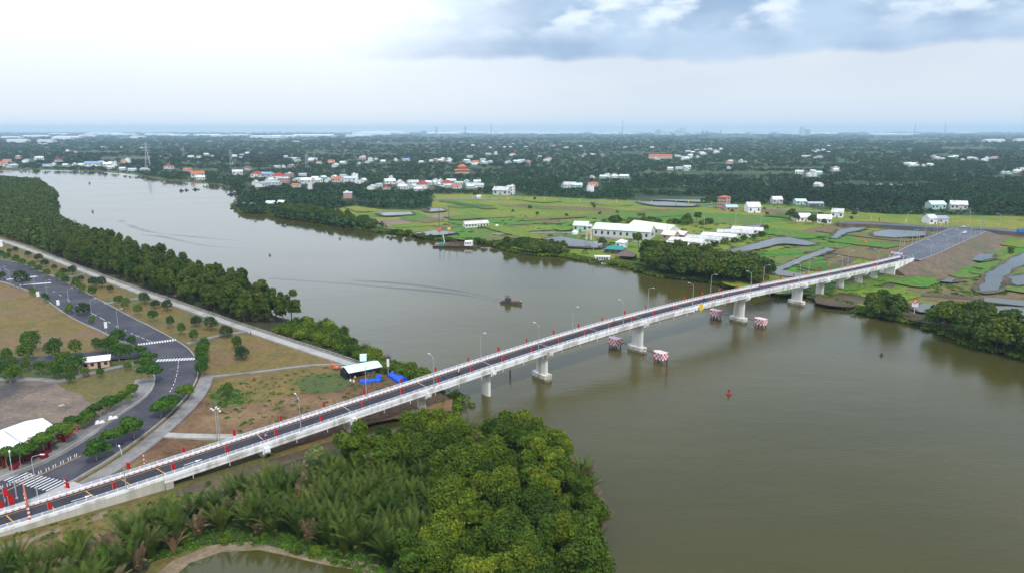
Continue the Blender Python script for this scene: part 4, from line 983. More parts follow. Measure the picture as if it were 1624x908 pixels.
# work camp beside the bridge
t = build_px('open_shelter', 'open work shelter with a mint sheet roof on the bank beside the bridge', (555,602), (604,592), 6.5, 2.6, .8, wall='steel', roof='mint', openfront=True, z=GZ, cat='shelter')
MB().box((-5.4, 0, 1.2), (2.2, 4.6, 2.4)).build('tool_room', M['dark'], t)
t = empty('water_tank', 'mint green box shaped tank on a stand behind the open shelter', 'tank', g(577, 584), .15); MB().box((0,0,4.0), (2.2,2.0,2.0)).build('tank', M['mint'], t); mb = MB(); [mb.box((x, y, 1.5), (.15,.15,3)) for x in (-.9,.9) for y in (-.8,.8)]; mb.build('frame', M['steel'], t)
def tarp(px, py, L_, Wd, h, rz, label, n=3):
    t = empty('tarpaulin_shelter', label, 'shelter', g(px, py), rz); mb = MB(); r = random.Random(int(px)); nx, ny = 10, 5; vs = []
    for j in range(ny+1):
        for i in range(nx+1): vs.append((-L_/2+L_*i/nx, -Wd/2+Wd*j/ny, h*(1-.55*abs(2*j/ny-1))+.12*math.sin(i*2.1)+r.uniform(-.05, .05)))
    mb.add(vs, [(j*(nx+1)+i, j*(nx+1)+i+1, (j+1)*(nx+1)+i+1, (j+1)*(nx+1)+i) for j in range(ny) for i in range(nx)])
    k = len(vs); e = [i for i in range(nx+1)]+[(j+1)*(nx+1)-1 for j in range(1, ny)]+[ny*(nx+1)+i for i in range(nx, -1, -1)]+[j*(nx+1) for j in range(ny-1, 0, -1)]
    mb.add([vs[q] for q in e]+[(vs[q][0]*1.03, vs[q][1]*1.08, 0) for q in e], [(i, (i+1) % len(e), len(e)+(i+1) % len(e), len(e)+i) for i in range(len(e))])
    mb.build('tarpaulin', M['blue'], t); return t
tarp(632, 601, 8.0, 3.6, 2.0, -.95, 'bright blue tarpaulin shelter nearest the bridge')
tarp(587, 605, 6.5, 1.9, 1.1, .25, 'low blue tarpaulin cover in front of the open shelter')
tarp(601, 600, 1.8, 1.8, 1.6, .25, 'small raised blue tarpaulin at the right end of the low cover')
for i, (x, y, m_, l) in enumerate([(563,598,'white','white sack on the ground under the open shelter, leftmost'),(575,595,'red','red bundle lying under the open shelter'),(584,593,'cream','cream sack in the middle of the open shelter'),(592,591,'white','pale sack at the right end of the open shelter'),(556,604,'white','white bucket by the left corner of the open shelter'),(561,605,'cream','cream bucket in front of the open shelter'),(605,589,'white','small white drum right of the open shelter')]):
    t = empty('sack' if i != 6 else 'drum', l, 'sack' if i != 6 else 'drum', g(x, y), i); MB().tube((0,0,0), (0,0,.5), .35, .28, 8).tube((0,0,.5), (0,0,.8), .28, .1, 8).build('bag', M[m_], t)
t = empty('noticeboard_pole', 'tall pole with a narrow white panel between the two blue tarpaulins', 'sign', g(616, 597)); MB().tube((0,0,0), (0,0,6.0), .12, .1, 8).build('post', M['conc'], t); MB().box((.05,-.05,4.9), (.8,.12,2.6)).build('panel', M['white'], t)
def excavator(label, loc, rz, sc, body='orange'):
    t = empty('excavator', label, 'excavator', loc, rz, sc=sc)
    for y in (-1.1, 1.1):
        mb = MB(); mb.prism([(-1.8, y-.3), (1.8, y-.3), (1.8, y+.3), (-1.8, y+.3)], .1, .8, None, .9); mb.build('track', M['steel'], t)
    MB().box((-.3, 0, 1.3), (3.0, 2.3, .9)).build('body', M[body], t); c_ = MB().box((.6, .6, 2.3), (1.2, 1.0, 1.3), top=.85).build('cab', M[body], t); MB().box((1.2, .6, 2.4), (.06, .8, .8)).build('window', M['glass'], c_)
    mb = MB(); mb.path([(1.0, -.3, 1.5), (3.2, -.3, 4.0), (5.2, -.3, 3.2)], .22, 6); mb.build('boom', M[body], t)
    mb = MB(); mb.path([(5.2, -.3, 3.2), (5.6, -.3, 1.2)], .18, 6); mb.box((5.3, -.3, .8), (.9, 1.0, .8), top=.7); mb.build('bucket_arm', M[body], t); return t
excavator('small orange excavator parked at the edge of the path left of the work shelter', g(533, 585), 2.6, .6)
excavator('orange excavator working in the yellow field across the river', g(1371, 386), 2.9, .9)
excavator('orange excavator beside the long white sheds', g(1134, 372), .4, .8)

# ------------------------------------------------------------------ the far town and villages
HP = {}
def house_kind(key, L_, Wd, h, rh, wall, roof, win, storeys, rk):
    HP[key] = Proto(lambda: building('house', 'house', 'house', L_, Wd, h, rh, (0,0,0), 0, wall=wall, roof=roof, win=win, storeys=storeys, roofkind=rk))
house_kind('white', 13, 8, 4.2, 2.6, 'wallw', 'metalroof', 3, 1, 'gable'); house_kind('grey', 16, 9, 3.8, 2.2, 'wallw', 'greyroof', 3, 1, 'gable')
house_kind('red', 13, 10, 4.8, 3.2, 'wallw', 'redroof', 3, 1, 'hip'); house_kind('orange', 14, 9, 4.2, 2.8, 'wallw', 'orangeroof', 3, 1, 'gable')
house_kind('mint', 14, 9, 3.8, 2.2, 'wallg', 'mint', 3, 1, 'gable'); house_kind('blue', 20, 10, 4.5, 2.2, 'wallw', 'blueroof', 4, 1, 'gable')
house_kind('tall', 8, 10, 9.5, .5, 'white', 'metalroof', 2, 3, 'flat'); house_kind('pink', 12, 10, 6.5, .5, 'wallp', 'metalroof', 3, 2, 'flat')
house_kind('shed', 34, 14, 4.5, 2.2, 'wallw', 'metalroof', 6, 1, 'gable')
KD = dict(white='white house with a pale metal roof', grey='white house with a grey roof', red='white house with a dark red roof', orange='white house with an orange tiled roof', mint='greenish house with a mint roof', blue='long house with a blue roof', tall='narrow three storey white house', pink='flat topped pinkish house', shed='long pale shed')
NHOUSE = [0]
def house(x, y, kind, sc=1.0, where='', label=None, group=None):
    p = g(x, y); rz = RR.uniform(-.5, .5) + (0 if RR.random() < .7 else math.pi/2)
    HOUSES.append((p.x, p.y, 12*sc)); NHOUSE[0] += 1
    return HP[kind].put(tuple(p), rz, sc, label or KD[kind]+' '+where, group or (KD[kind]+' '+where))
T1 = 'in the village behind the green fields'; T2 = 'on the far shore at the river bend'; T3 = 'among the middle distance woods'; T4 = 'in the settlement near the horizon'
for x, y, k, s in [(377,277,'white',1.3),(393,270,'red',.9),(408,281,'red',1.3),(424,281,'blue',1.3),(443,285,'red',1.4),(459,281,'pink',1),(452,290,'pink',1.1),(473,288,'grey',1),(488,291,'white',1.3),(470,297,'orange',.8),(512,284,'mint',.9),(520,289,'white',1),(537,289,'orange',1.2),(554,288,'grey',1.4),(563,284,'tall',.9),(567,291,'white',1),(532,265,'white',1.2),(450,266,'white',.9),(462,266,'pink',.9),(440,266,'grey',.8),(618,292,'white',1.2),(636,295,'white',1.3),(640,300,'white',1),(613,301,'red',.7),(589,300,'grey',1),(552,314,'pink',1),(709,296,'red',1.2),(724,299,'orange',.9),(700,291,'white',1),(716,290,'mint',1),(740,290,'mint',.8),(690,288,'grey',.8),(757,291,'white',.8),(620,286,'tall',.7),(500,285,'white',.8),(480,279,'grey',.8),(415,296,'grey',1.2),(405,293,'white',1),(492,300,'tall',.7),(505,289,'white',.9),(530,283,'white',.8),(545,281,'grey',.8),(576,289,'white',.9),(600,296,'grey',.8),(650,292,'white',.9),(655,298,'mint',.8),(664,303,'white',.8),(680,293,'white',.9),(745,297,'white',.7),(428,289,'white',1),(436,293,'grey',1)]: house(x, y, k, s, T1)
for x, y, k, s in [(4,264,'orange',1.5),(12,258,'orange',1.2),(42,258,'grey',1.5),(62,254,'white',1.5),(75,264,'blue',.8),(93,257,'red',1.1),(105,264,'mint',1),(118,263,'white',1),(148,264,'blue',1.6),(160,262,'white',1.4),(172,264,'white',1.3),(182,264,'tall',1.1),(176,268,'white',1),(195,270,'white',.9),(210,271,'grey',.9),(268,268,'red',1.2),(298,272,'orange',1.0),(314,281,'orange',1.5),(318,285,'white',1),(230,271,'grey',1),(20,266,'grey',1.3),(30,252,'pink',1.2),(85,263,'white',1),(130,264,'white',1)]: house(x, y, k, s, T2)
for x, y, k, s, l in [(670,299,'red',1.4,'big white gabled house with a red roof at the right end of the village'),(796,309,'white',1.5,'left half of the white steep gabled villa pair behind the green field'),(810,308,'tall',1.1,'right half of the white steep gabled villa pair behind the green field'),(936,304,'tall',.8,'narrow white chapel like house in the woods right of the villa pair'),(757,315,'white',.6,'tiny white hut by a round tree in the green field'),(1148+150,312-16,'white',.9,'white farm house with a grey block in the woods left of centre right')]: house(x, y, k, s, '', l, ' ')
ZB = [((560,1000),(246,262),46,T3),((1000,1300),(238,262),34,T3),((560,1000),(280,300),22,T3),((180,560),(240,262),26,T3),((1290,1660),(228,282),40,T3),((1040,1420),(268,300),12,T3),((0,1624),(222,236),30,T4),((-20,170),(228,246),12,T4)]
keys = ['white']*7+['grey']*6+['mint']*2+['red','orange','blue','tall','pink','shed']
for (xa, xb), (ya, yb), n, w in ZB:
    cx = [RR.uniform(xa, xb) for _ in range(max(3, n//5))]
    cy = [RR.uniform(ya, yb) for _ in cx]
    for i in range(n):
        if NHOUSE[0] >= 296: break
        j = RR.randrange(len(cx)); x = min(xb+20, max(xa-20, RR.gauss(cx[j], (xb-xa)*.05))); y = min(yb, max(ya, RR.gauss(cy[j], 2.0)))
        house(x, y, RR.choice(keys), RR.uniform(.7, 1.1)*(1.15 if y < 240 else 1), w)
print('houses', NHOUSE[0])
t = empty('temple', 'large temple with stacked orange roofs in the far village', 'temple', g(733, 275), .1); HOUSES.append((*g(733,275)[:2], 30))
MB().box((0,0,3), (26,16,6)).build('hall', M['peach'], t); mb = MB(); mb.hip(28, 18, 6, 4, 1.5); mb.build('roof', M['orangeroof'], t); mb = MB(); mb.box((0,0,11), (14,9,3)); mb.build('upper_hall', M['peach'], t); mb = MB(); v0 = len(mb.v); mb.hip(16, 11, 12.4, 4.5, 1.2); mb.build('upper_roof', M['orangeroof'], t)
t = build_px('school', 'long cream school block with a red roof standing out of the far woods', (1030,252), (1066,252), 16, 9, 3, wall='peach', roof='orangeroof', win=8, storeys=2, cat='school')
# white industrial sheds along the horizon
n = 0
for x, y, wd, h in [(425,219,50,14),(452,218,40,12),(500,217,65,14),(570,217,40,12),(590,214,60,14),(610,212,70,14),(700,213,60,12),(20,220,30,9),(60,218,40,9),(110,220,44,9),(170,214,60,12),(200,215,40,9),(255,215,45,9),(285,216,30,9),(330,216,40,9),(350,217,28,9),(382,216,30,9),(760,212,45,12),(790,213,30,12),(830,212,50,10),(870,213,34,10),(905,212,40,10),(960,213,40,10),(1000,213,30,10),(1050,214,26,9),(1160,212,40,9),(1205,213,30,9),(1250,213,34,9),(1400,214,44,10),(1440,214,30,8),(1530,211,30,9),(1575,226,30,8),(1620,225,24,8),(732,211,30,20),(640,213,20,16),(95,214,30,8),(140,217,26,8),(220,219,22,7),(1100,213,20,9),(1300,213,50,8),(30,226,30,8),(75,227,26,8),(100,222,30,8)]:
    d_ = H/((y-HZ)/FPX)*1.0; d_ = min(d_, 16000); k = d_/FPX
    p = U(x, HZ+H*FPX/d_, GZ); HOUSES.append((p.x, p.y, wd*k*.5)); n += 1
    t = empty('factory_hall', 'white roofed industrial hall in the line of factories along the horizon', 'factory', tuple(p), RR.uniform(-.15, .15), 'white factory halls along the horizon')
    L_ = wd*k; hh = max(17, h*k*.16); MB().box((0,0,hh/2), (L_, L_*.4, hh)).build('wall', M['white'], t); MB().gable(L_, L_*.4, hh, L_*.02+1, 2, .5).build('roof', M['white'], t)
# chimneys, cranes and pylons
def chimney(x, top, label):
    d_ = 11000; k = d_/FPX; p = U(x, HZ+H*FPX/d_, 0); h = (HZ+1-top)*k+80-(0); t = empty('chimney', label, 'chimney', tuple(p))
    mb = MB(); mb.tube((0,0,0), (0,0,h*.5), 9, 7, 10, M['conc']); mb.tube((0,0,h*.5), (0,0,h), 7, 5, 10, M['galv']); mb.build('stack', None, t); MB().tube((0,0,h*.86), (0,0,h*.88), 9, 9, 10).build('platform', M['conc'], t)
chimney(987, 192, 'tall thin chimney on the horizon right of the middle'); chimney(779, 196, 'thin chimney on the horizon between the two lattice towers and the middle'); chimney(1450, 196, 'thin grey chimney on the right horizon, the left one of two'); chimney(1498, 197, 'thin grey chimney on the right horizon, the right one of two')
def pylon(px, py, hpx, label, grp, dist=None, mt='galv', tw=.16):
    p = U(px, py, GZ); d_ = p.length if dist is None else dist
    if dist: p = U(px, HZ+H*FPX/dist, 0); h = hpx*dist/FPX
    else: h = hpx*d_/FPX
    t = empty('pylon', label, 'pylon', tuple(p), .3, grp); mb = MB(); w = h*.085; r_ = max(.12, h*(.007 if not dist else .02))
    def wz(z): return w*(1-z/h)**1.2+h*.012
    N_ = 8; zs = [h*(i/N_) for i in range(N_+1)]
    for i in range(N_):
        a, b = wz(zs[i]), wz(zs[i+1]); ca = [(-a,-a,zs[i]),(a,-a,zs[i]),(a,a,zs[i]),(-a,a,zs[i])]; cb = [(-b,-b,zs[i+1]),(b,-b,zs[i+1]),(b,b,zs[i+1]),(-b,b,zs[i+1])]
        for k in range(4): mb.tube(ca[k], cb[k], r_, n=4); mb.tube(ca[k], cb[(k+1) % 4], r_*.6, n=4)
    mb.build('mast', M[mt], t)
    for z in (.68, .8, .92):
        mb = MB(); mb.tube((-h*tw, 0, h*z), (h*tw, 0, h*z), r_, n=4); mb.tube((-h*tw, 0, h*z), (0, 0, h*(z+.045)), r_*.6, n=4); mb.tube((h*tw, 0, h*z), (0, 0, h*(z+.045)), r_*.6, n=4); mb.build('crossarm', M[mt], t)
pylon(235, 266, 34, 'tall lattice power pylon on the far shore left of the river bend', None); pylon(367, 262, 22, 'lattice power pylon in the woods right of the river bend', None); pylon(487, 270, 24, 'thin lattice mast rising out of the village', None)
pylon(692, 0, 15, 'big lattice tower on the horizon, the left one of two', None, 9500, 'blueroof'); pylon(738, 0, 15, 'big lattice tower on the horizon, the right one of two', None, 9500, 'blueroof')
for i, x in enumerate((1114, 1121, 1143)):
    p = U(x, HZ+H*FPX/10500, 0); t = empty('harbour_crane', ['tall dark harbour crane on the horizon, leftmost of three','tall dark harbour crane on the horizon, middle one of three','smaller dark harbour crane on the horizon, rightmost of three'][i], 'crane', tuple(p), .4*i)
    mb = MB(); [mb.tube((sx*14, sy*14, 0), (sx*8, sy*8, 60), 2.4, 2.0, 4) for sx in (-1,1) for sy in (-1,1)]; mb.box((0,0,62), (26,22,8)); mb.build('gantry', M['steel'], t); MB().tube((-30,0,66), (50,0,120), 2.2, 1.4, 4).build('jib', M['steel'], t)
for i, (x, h) in enumerate([(1082,45),(1074,30),(1272,50),(1280,36),(673,26),(1044,34)]):
    p = U(x, HZ+H*FPX/10000, 0); t = empty('high_rise', ['pale tall block on the far horizon between the chimney and the cranes','lower pale block beside it on the horizon left of the cranes','dark grey block on the right horizon, taller of the pair','dark grey block on the right horizon, lower of the pair','pale blue block by the left lattice tower','low red roofed block on the horizon right of the tall chimney'][i], 'building', tuple(p))
    MB().box((0,0,h*1.2), (70,50,h*2.4)).build('wall', M['greyroof'] if i != 4 else M['blueroof'], t); MB().box((0,0,h*2.4+4), (30,30,8)).build('roof', M['greyroof'], t)

# ------------------------------------------------------------------ trees by hand
def tree_at(pr, px, py, hc, sc, label, group=None, k=0):
    p = at_crown(px, py, hc*sc); return RR.choice(pr).put(p, RR.uniform(0, 6.28), sc, label, group)
c1 = lambda x, y: (x/3.9475, 370+y/3.9475)
row = [(45,145),(97,160),(137,183),(195,200),(240,222),(295,248),(368,268),(410,292),(470,310),(508,340),(582,362),(742,418),(785,440),(865,475),(957,512),(1065,550),(1135,595),(1212,638),(1482,680),(-40,120),(8,130)]
for i, q in enumerate(sorted(row)): tree_at(roundt, *c1(*q), 3.0, 1.0 if q[0] < 600 else .95, f'{ordn(i)} round street tree from the left along the river side of the avenue', 'round street trees on the river side of the avenue')
for q, s_ in [((235,150),1.1),((285,183),1.0),((340,212),.7),((400,235),.9),((450,232),1.1),((507,280),.7),((580,300),1.1),((630,305),1.2),((905,405),1.15),((965,440),.9),((1045,450),1.05),((1220,545),1.05),((1320,562),1.2),((1420,608),1.15),((100,100),.8),((175,130),.8),((60,112),.7),((1515,750),1.0),((690,345),.7)]:
    tree_at(darkt, *c1(*q), 2.6, s_*.95, 'dark broad tree on the dry grass between the avenue and the embankment path', 'dark trees on the grass beside the embankment')
for q, s_ in [((135,280),1.7),((523,465),1.3)]: tree_at(darkt, *c1(*q), 2.8, s_, {135:'large dark tree in the median by the upper zebra crossing',523:'dark green tree beside a lamp on the inner edge of the avenue'}[q[0]])
for q, s_ in [((205,368),.8),((287,405),.85),((430,478),.9),((573,543),.6),((10,270),1.0)]: tree_at(roundt, *c1(*q), 2.6, s_, 'small round bush like tree on the inner verge of the avenue above the brown field', 'small trees on the inner verge')
for q, s_ in [((190,670),1.5),((160,735),1.4),((330,720),1.4),((470,710),1.2),((395,790),1.2),((490,810),1.2),((40,765),1.1),((160,820),.9),((250,835),.9),((320,835),.9),((740,740),1.2),((800,735),1.0),((740,650),1.3),((827,670),.8),((610,695),1.0),((670,700),1.2),((700,690),1.1),((20,850),1.1),((100,870),1.0),((80,810),.9),((-30,800),1.1),((430,850),1.0),((360,860),.9),((60,880),1.0)]:
    tree_at(roundt, *c1(*q), 3.0, s_, 'green tree in the planted strip around the peach kiosk', 'green trees around the kiosk')
for q, s_ in [((880,718),1.0),((935,760),1.25),((930,850),1.5),((905,800),1.1)]: tree_at(street, *c1(*q), 3.3, s_, 'bushy green tree on the inside of the avenue bend beside the lower zebra crossing', 'trees inside the avenue bend')
for q, s_ in [((1270,700),1.1),((1268,740),1.15),((1265,790),1.2),((1260,840),1.1)]: tree_at(roundt, *c1(*q), 3.2, s_, 'green tree in the dense column outside the avenue bend', 'column of trees outside the avenue bend')
for x, y, s_ in [(157,645,1.15),(173,634,1.1),(191,625,1.1),(213,615,1.0),(146,650,.9)]: tree_at(street, x, y, 3.4, s_, 'spreading green street tree on the paved inner verge below the bend', 'spreading trees on the paved inner verge')
for x, y, s_ in [(292,617,1.1),(273,632,1.15),(254,643,1.2),(262,637,.9)]: tree_at(street, x, y, 3.4, s_, 'spreading street tree on the outer pavement just below the bend', 'spreading trees on the outer pavement')
for x, y, s_, l in [(210,670,1.45,'broad layered street tree alone on the outer pavement above the concrete path'),(182,686,1.2,'street tree between the broad layered one and the lowest one on the outer pavement'),(150,706,1.3,'lowest street tree on the outer pavement before the ramp crossing')]: tree_at(street, x, y, 3.4, s_, l)
for x, y, s_ in [(133,662,1.0),(117,666,1.1),(96,678,1.3),(66,695,1.3),(30,714,1.25),(8,718,1.1),(140,655,.9)]: tree_at(street, x, y, 3.4, s_, 'street tree standing in front of the white marquee', 'trees in front of the marquee')
for x, y, s_, l in [(359,617,.8,'thin young tree in the green patch beside the footpath'),(380,556,.8,'slim tree on the brown grass above the footpath'),(374,541,.5,'small bright tree above the slim one on the brown grass')]: tree_at(roundt, x, y, 3.0, s_, l)
for x, y, l in [(159,590,'young slender tree in front of the kiosk wall'),(136,590,'young slender tree at the left corner of the kiosk'),(112,600,'staked sapling on the lawn below the footpath'),(203,580,'staked sapling on the lawn right of the kiosk')]: tree_at(roundt, x, y, 3.0, .6, l)
# trees along the far shore
def belt(poly, sp, label, group, smin, smax, mx=999, seed=1, pr=bankt, z=.8):
    q_ = scatter(poly, sp, mx, seed=seed)
    for q in q_: RR.choice(pr).put(onground(q, z), RR.uniform(0, 6.28), RR.uniform(smin, smax), label, group)
    print(group, len(q_))
belt([(1024,430),(1040,436),(1100,441),(1150,450),(1212,456),(1222,448),(1190,436),(1120,425),(1060,410),(1024,410)], 5.8, 'large dark tree in the riverside clump hiding the white sheds behind the bridge', 'dark trees between the restaurant and the bridge', 1.05, 1.45, 130, 21)
belt([(1372,498),(1420,508),(1430,496),(1405,484),(1378,488)], 4.5, 'green tree in the small clump at the right bridge foot by the water', 'trees at the right bridge foot', .75, 1.0, 16, 22)
belt([(1482,520),(1540,546),(1624,566),(1740,590),(1740,560),(1624,545),(1560,524),(1500,506),(1480,510)], 4.8, 'dark green tree in the waterside belt at the right edge', 'trees of the right waterside belt', .9, 1.25, 90, 23)
belt([(790,390),(830,400),(890,406),(896,398),(840,388),(800,384)], 5.5, 'tree in the low shore clump left of the restaurant', 'shore trees left of the restaurant', .55, .75, 40, 24)
belt([(430,337),(540,357),(600,366),(600,360),(545,346),(470,330),(430,330)], 7, 'dark tree on the far shore below the village', 'far shore trees below the village', .7, .95, 110, 25)
for x, y, s_, l in [(755,316,.9,'single round dark tree standing in the green field'),(1205+50,352,1.1,'dark tree left of the white farm houses'),(1262,356,.9,'dark tree in front of the white farm houses, left one'),(1288,356,1.0,'dark tree between the white farm houses'),(1306,358,.6,'small dark tree in front of the farm house at the dike corner'),(1252,350,.9,'dark tree furthest left by the farm houses'),(1090,352,.8,'dark tree in the hedge behind the long sheds, left one'),(1104,354,.9,'dark tree in the hedge behind the long sheds, right one'),(1215,366,.5,'small bush like tree at the end of the farthest long shed'),(848,318,.5,'small dark tree on the dike in the green field'),(905+50,392,.7,'tree left of the teal roof'),(1012,394,1.0,'tall tree right of the white pavilion')]:
    RR.choice(bankt).put(tuple(g(x, y, -.1)), x, s_, l)
for x, y in [(1150,388),(1165,386),(1180,382),(1132,392),(1120,396),(1195,379),(1110,400),(1208,376),(1095,404),(1080,404)]:
    RR.choice(bush).put(tuple(g(x, y, -.1)), x, 1.3, 'green bush in the hedge in front of the long white sheds', 'bushes in front of the long white sheds')
for i in range(40):
    x = RR.uniform(950, 1130); RR.choice(bush).put(tuple(g(x, 352+(x-950)*.02+RR.uniform(-3, 3), -.1)), x, RR.uniform(.9, 1.6), 'green bush in the long scrubby hedge behind the factory', 'bushes behind the factory')
for i in range(34):
    x = RR.uniform(700, 1620); y = RR.uniform(325, 345)+max(0, x-1300)*.2
    if 1380 < x < 1590 and y < 400: continue
    RR.choice(bankt if i % 3 == 0 else bush).put(tuple(g(x, y, -.1)), x, RR.uniform(.3, .6) if i % 3 == 0 else RR.uniform(.7, 1.3), 'small tree or bush scattered over the green fields', 'scattered bushes of the green fields')
for i in range(46):
    x = RR.uniform(610, 900); y = 369+(x-610)*.12+RR.uniform(-3, 2)
    RR.choice(bush).put(tuple(g(x, y, -.1)), x, RR.uniform(.6, 1.1), 'low bush on the grassy far shore behind the barge', 'low bushes on the far shore')
# far woodland mass
land = SHORE_R + [(2100, 208), (-420, 208)]
holes = [FIELD, [(1000,310),(1130,312),(1110,322),(1010,322)]]
gaps = [(RR.uniform(0, 1624), RR.uniform(214, 300), RR.uniform(14, 60), RR.uniform(.8, 2.2)) for _ in range(44)] + [(1180,276,110,3),(1400,293,80,2.5),(600,322,60,3),(200,252,40,3),(1250,268,60,2),(1040,304,50,3)]
arr = []; arr2 = []
hx = np.array(HOUSES)
def blocked(p, r_):
    dd = np.hypot(hx[:, 0]-p.x, hx[:, 1]-p.y); u = np.array([p.x, p.y])/math.hypot(p.x, p.y)
    al = (hx[:, 0]-p.x)*u[0]+(hx[:, 1]-p.y)*u[1]; ac = np.abs((hx[:, 0]-p.x)*u[1]-(hx[:, 1]-p.y)*u[0])
    dist = math.hypot(p.x, p.y); front = min(160, 4.5*dist/H)
    return bool(np.any((dd < hx[:, 2]+r_*.6) | ((al > 0) & (al < hx[:, 2]+front) & (ac < hx[:, 2]*.9))))
N1 = 50000; cnt = 0
while cnt < N1:
    cnt += 1
    x = RR.uniform(-120, 1750); y = 210.2+(RR.random()**1.0)*(152)
    p = g(x, y); dist = math.hypot(p.x, p.y); r_ = max(3.4, dist*.0026)*RR.uniform(.7, 1.35)
    if y > 268 and not inside((x, y), land): continue
    if x < 400 and not inside((x, y), land): continue
    if any(inside((x, y), h_) for h_ in holes): continue
    if any(abs(x-gx) < gw and abs(y-gy) < gh for gx, gy, gw, gh in gaps): continue
    if blocked(p, r_): continue
    hgt = min(11, 6.0+r_*.4)*RR.uniform(.65, 1.15)
    if dist > 3500: hgt *= 1.1
    arr.append((p.x, p.y, GZ-.5, r_, hgt, RR.uniform(.8, 1.12)*(.68+.5*noise2(p.x, p.y))))
print('woods', len(arr))
clump_mass('far_woodland', arr, 24, M['leaf_far'], .30, label='dark green woodland and palm groves stretching to the horizon', cat='woodland')
# scrub inside the fields
arr = []
for i in range(3600):
    x = RR.uniform(440, 1700); y = RR.uniform(308, 470)
    if not inside((x, y), FIELD): continue
    if any(inside((x, y), q) for q in PONDS): continue
    p = g(x, y); s_, o_ = (p-BA).dot(BD), (p-BA).dot(BN)
    if 270 < s_ < 500 and -60 < o_ < 26: continue
    if noise2(p.x*4, p.y*4) < .58: continue
    if np.any(np.hypot(hx[:, 0]-p.x, hx[:, 1]-p.y) < hx[:, 2]): continue
    arr.append((p.x, p.y, GZ-.3, RR.uniform(1.0, 3.0), RR.uniform(.6, 1.8), RR.uniform(1.0, 2.2)))
clump_mass('field_scrub', arr, 60, M['leaf_forest'], .22, label='low scrub scattered over the green fields', cat='scrub')
# plants along the water's edge
arr = []
def along(px, n, s0, s1, h0, h1):
    sp = spline([U(x, y, 0) for x, y in px], 2)
    for _ in range(n):
        p = RR.choice(sp); q = (p.x+RR.gauss(0, 1.8), p.y+RR.gauss(0, 1.8)); arr.append((q[0], q[1], .2, RR.uniform(s0, s1), RR.uniform(h0, h1), RR.uniform(.8, 1.7)))
along(SHORE_R[SHORE_R.index((600,368)):SHORE_R.index((1624,566))+1], 1500, .8, 2.4, .8, 2.4)
along([(372,326),(386,337),(430,338),(450,345),(540,358),(600,368)], 200, 1.5, 3, 1, 3)
along([(600,572),(680,612),(722,636),(712,650),(660,652),(600,656),(572,668)], 330, .5, 1.5, .5, 1.7)
along([(300,893),(350,872),(410,870),(450,878),(520,893),(590,910)], 160, .3, .8, .2, .6)
clump_mass('shore_plants', arr, 40, M['leaf_mangrove'], .28, label='low green plants fringing the water along both banks', cat='vegetation')
# rough grass tufts on the near verges
arr = []
for poly, n in (([(-60,868),(100,828),(270,785),(340,780),(300,830),(160,868),(60,895),(-60,925)], 260), ([(-60,905),(60,885),(240,890),(330,862),(440,868),(560,905),(640,930),(600,870),(440,835),(330,830),(200,860)], 1400), ([(330,628),(360,612),(388,622),(385,640),(350,646)], 160), ([(300,618),(530,580),(640,600),(600,668),(380,688)], 260)):
    w = [tuple(U(x, y, GZ)[:2]) for x, y in poly]; x0, x1, y0, y1 = min(p[0] for p in w), max(p[0] for p in w), min(p[1] for p in w), max(p[1] for p in w); k = 0
    while k < n:
        q = (RR.uniform(x0, x1), RR.uniform(y0, y1))
        if inside(q, w): arr.append((q[0], q[1], GZ-.1, RR.uniform(.3, .9), RR.uniform(.25, .8), RR.uniform(.8, 1.5))); k += 1
bw = [tuple(U(x, y, GZ)[:2]) for x, y in [(262,925),(300,893),(350,874),(410,872),(450,880),(520,895),(590,912),(650,960),(640,1040),(200,1040)]]
arr = [a for a in arr if not inside(a[:2], bw)]
clump_mass('rough_grass', arr, 26, M['leaf_street'], .3, label='rough tufts of grass on the verges round the bridge ramp and pond', cat='grass')

# ------------------------------------------------------------------ lamps, flags and frames on the bridge
def lamp_maker(h=9.0, arm=1.9):
    def make():
        t = empty('street_lamp', 'lamp', 'street lamp'); MB().box((0,0,.12), (.4,.4,.3)).build('base', M['galv'], t)
        mb = MB(); mb.path([(0,0,0), (0,0,h*.5), (0,0,h-.8), (.25,0,h-.2), (arm,0,h+.25)], [.12,.10,.08,.06,.05], 7); mb.build('pole', M['galv'], t)
        MB().box((arm+.35,0,h+.27), (.9,.28,.12)).build('lamp_head', M['white'], t); return t
    return Proto(make)
LP = lamp_maker()
for k in range(10):
    s = -100+39.4*k; LP.put(tuple(Bp(s, 3.75, .42)), BRZ+math.pi/2, 1.0, f'{ordn(k)} single arm street lamp from the left along the near railing of the bridge', 'street lamps on the near railing')
for k in range(9):
    s = -78+39.4*k; LP.put(tuple(Bp(s, -3.75, .42)), BRZ-math.pi/2, 1.0, f'{ordn(k)} single arm street lamp from the left along the far railing of the bridge', 'street lamps on the far railing')
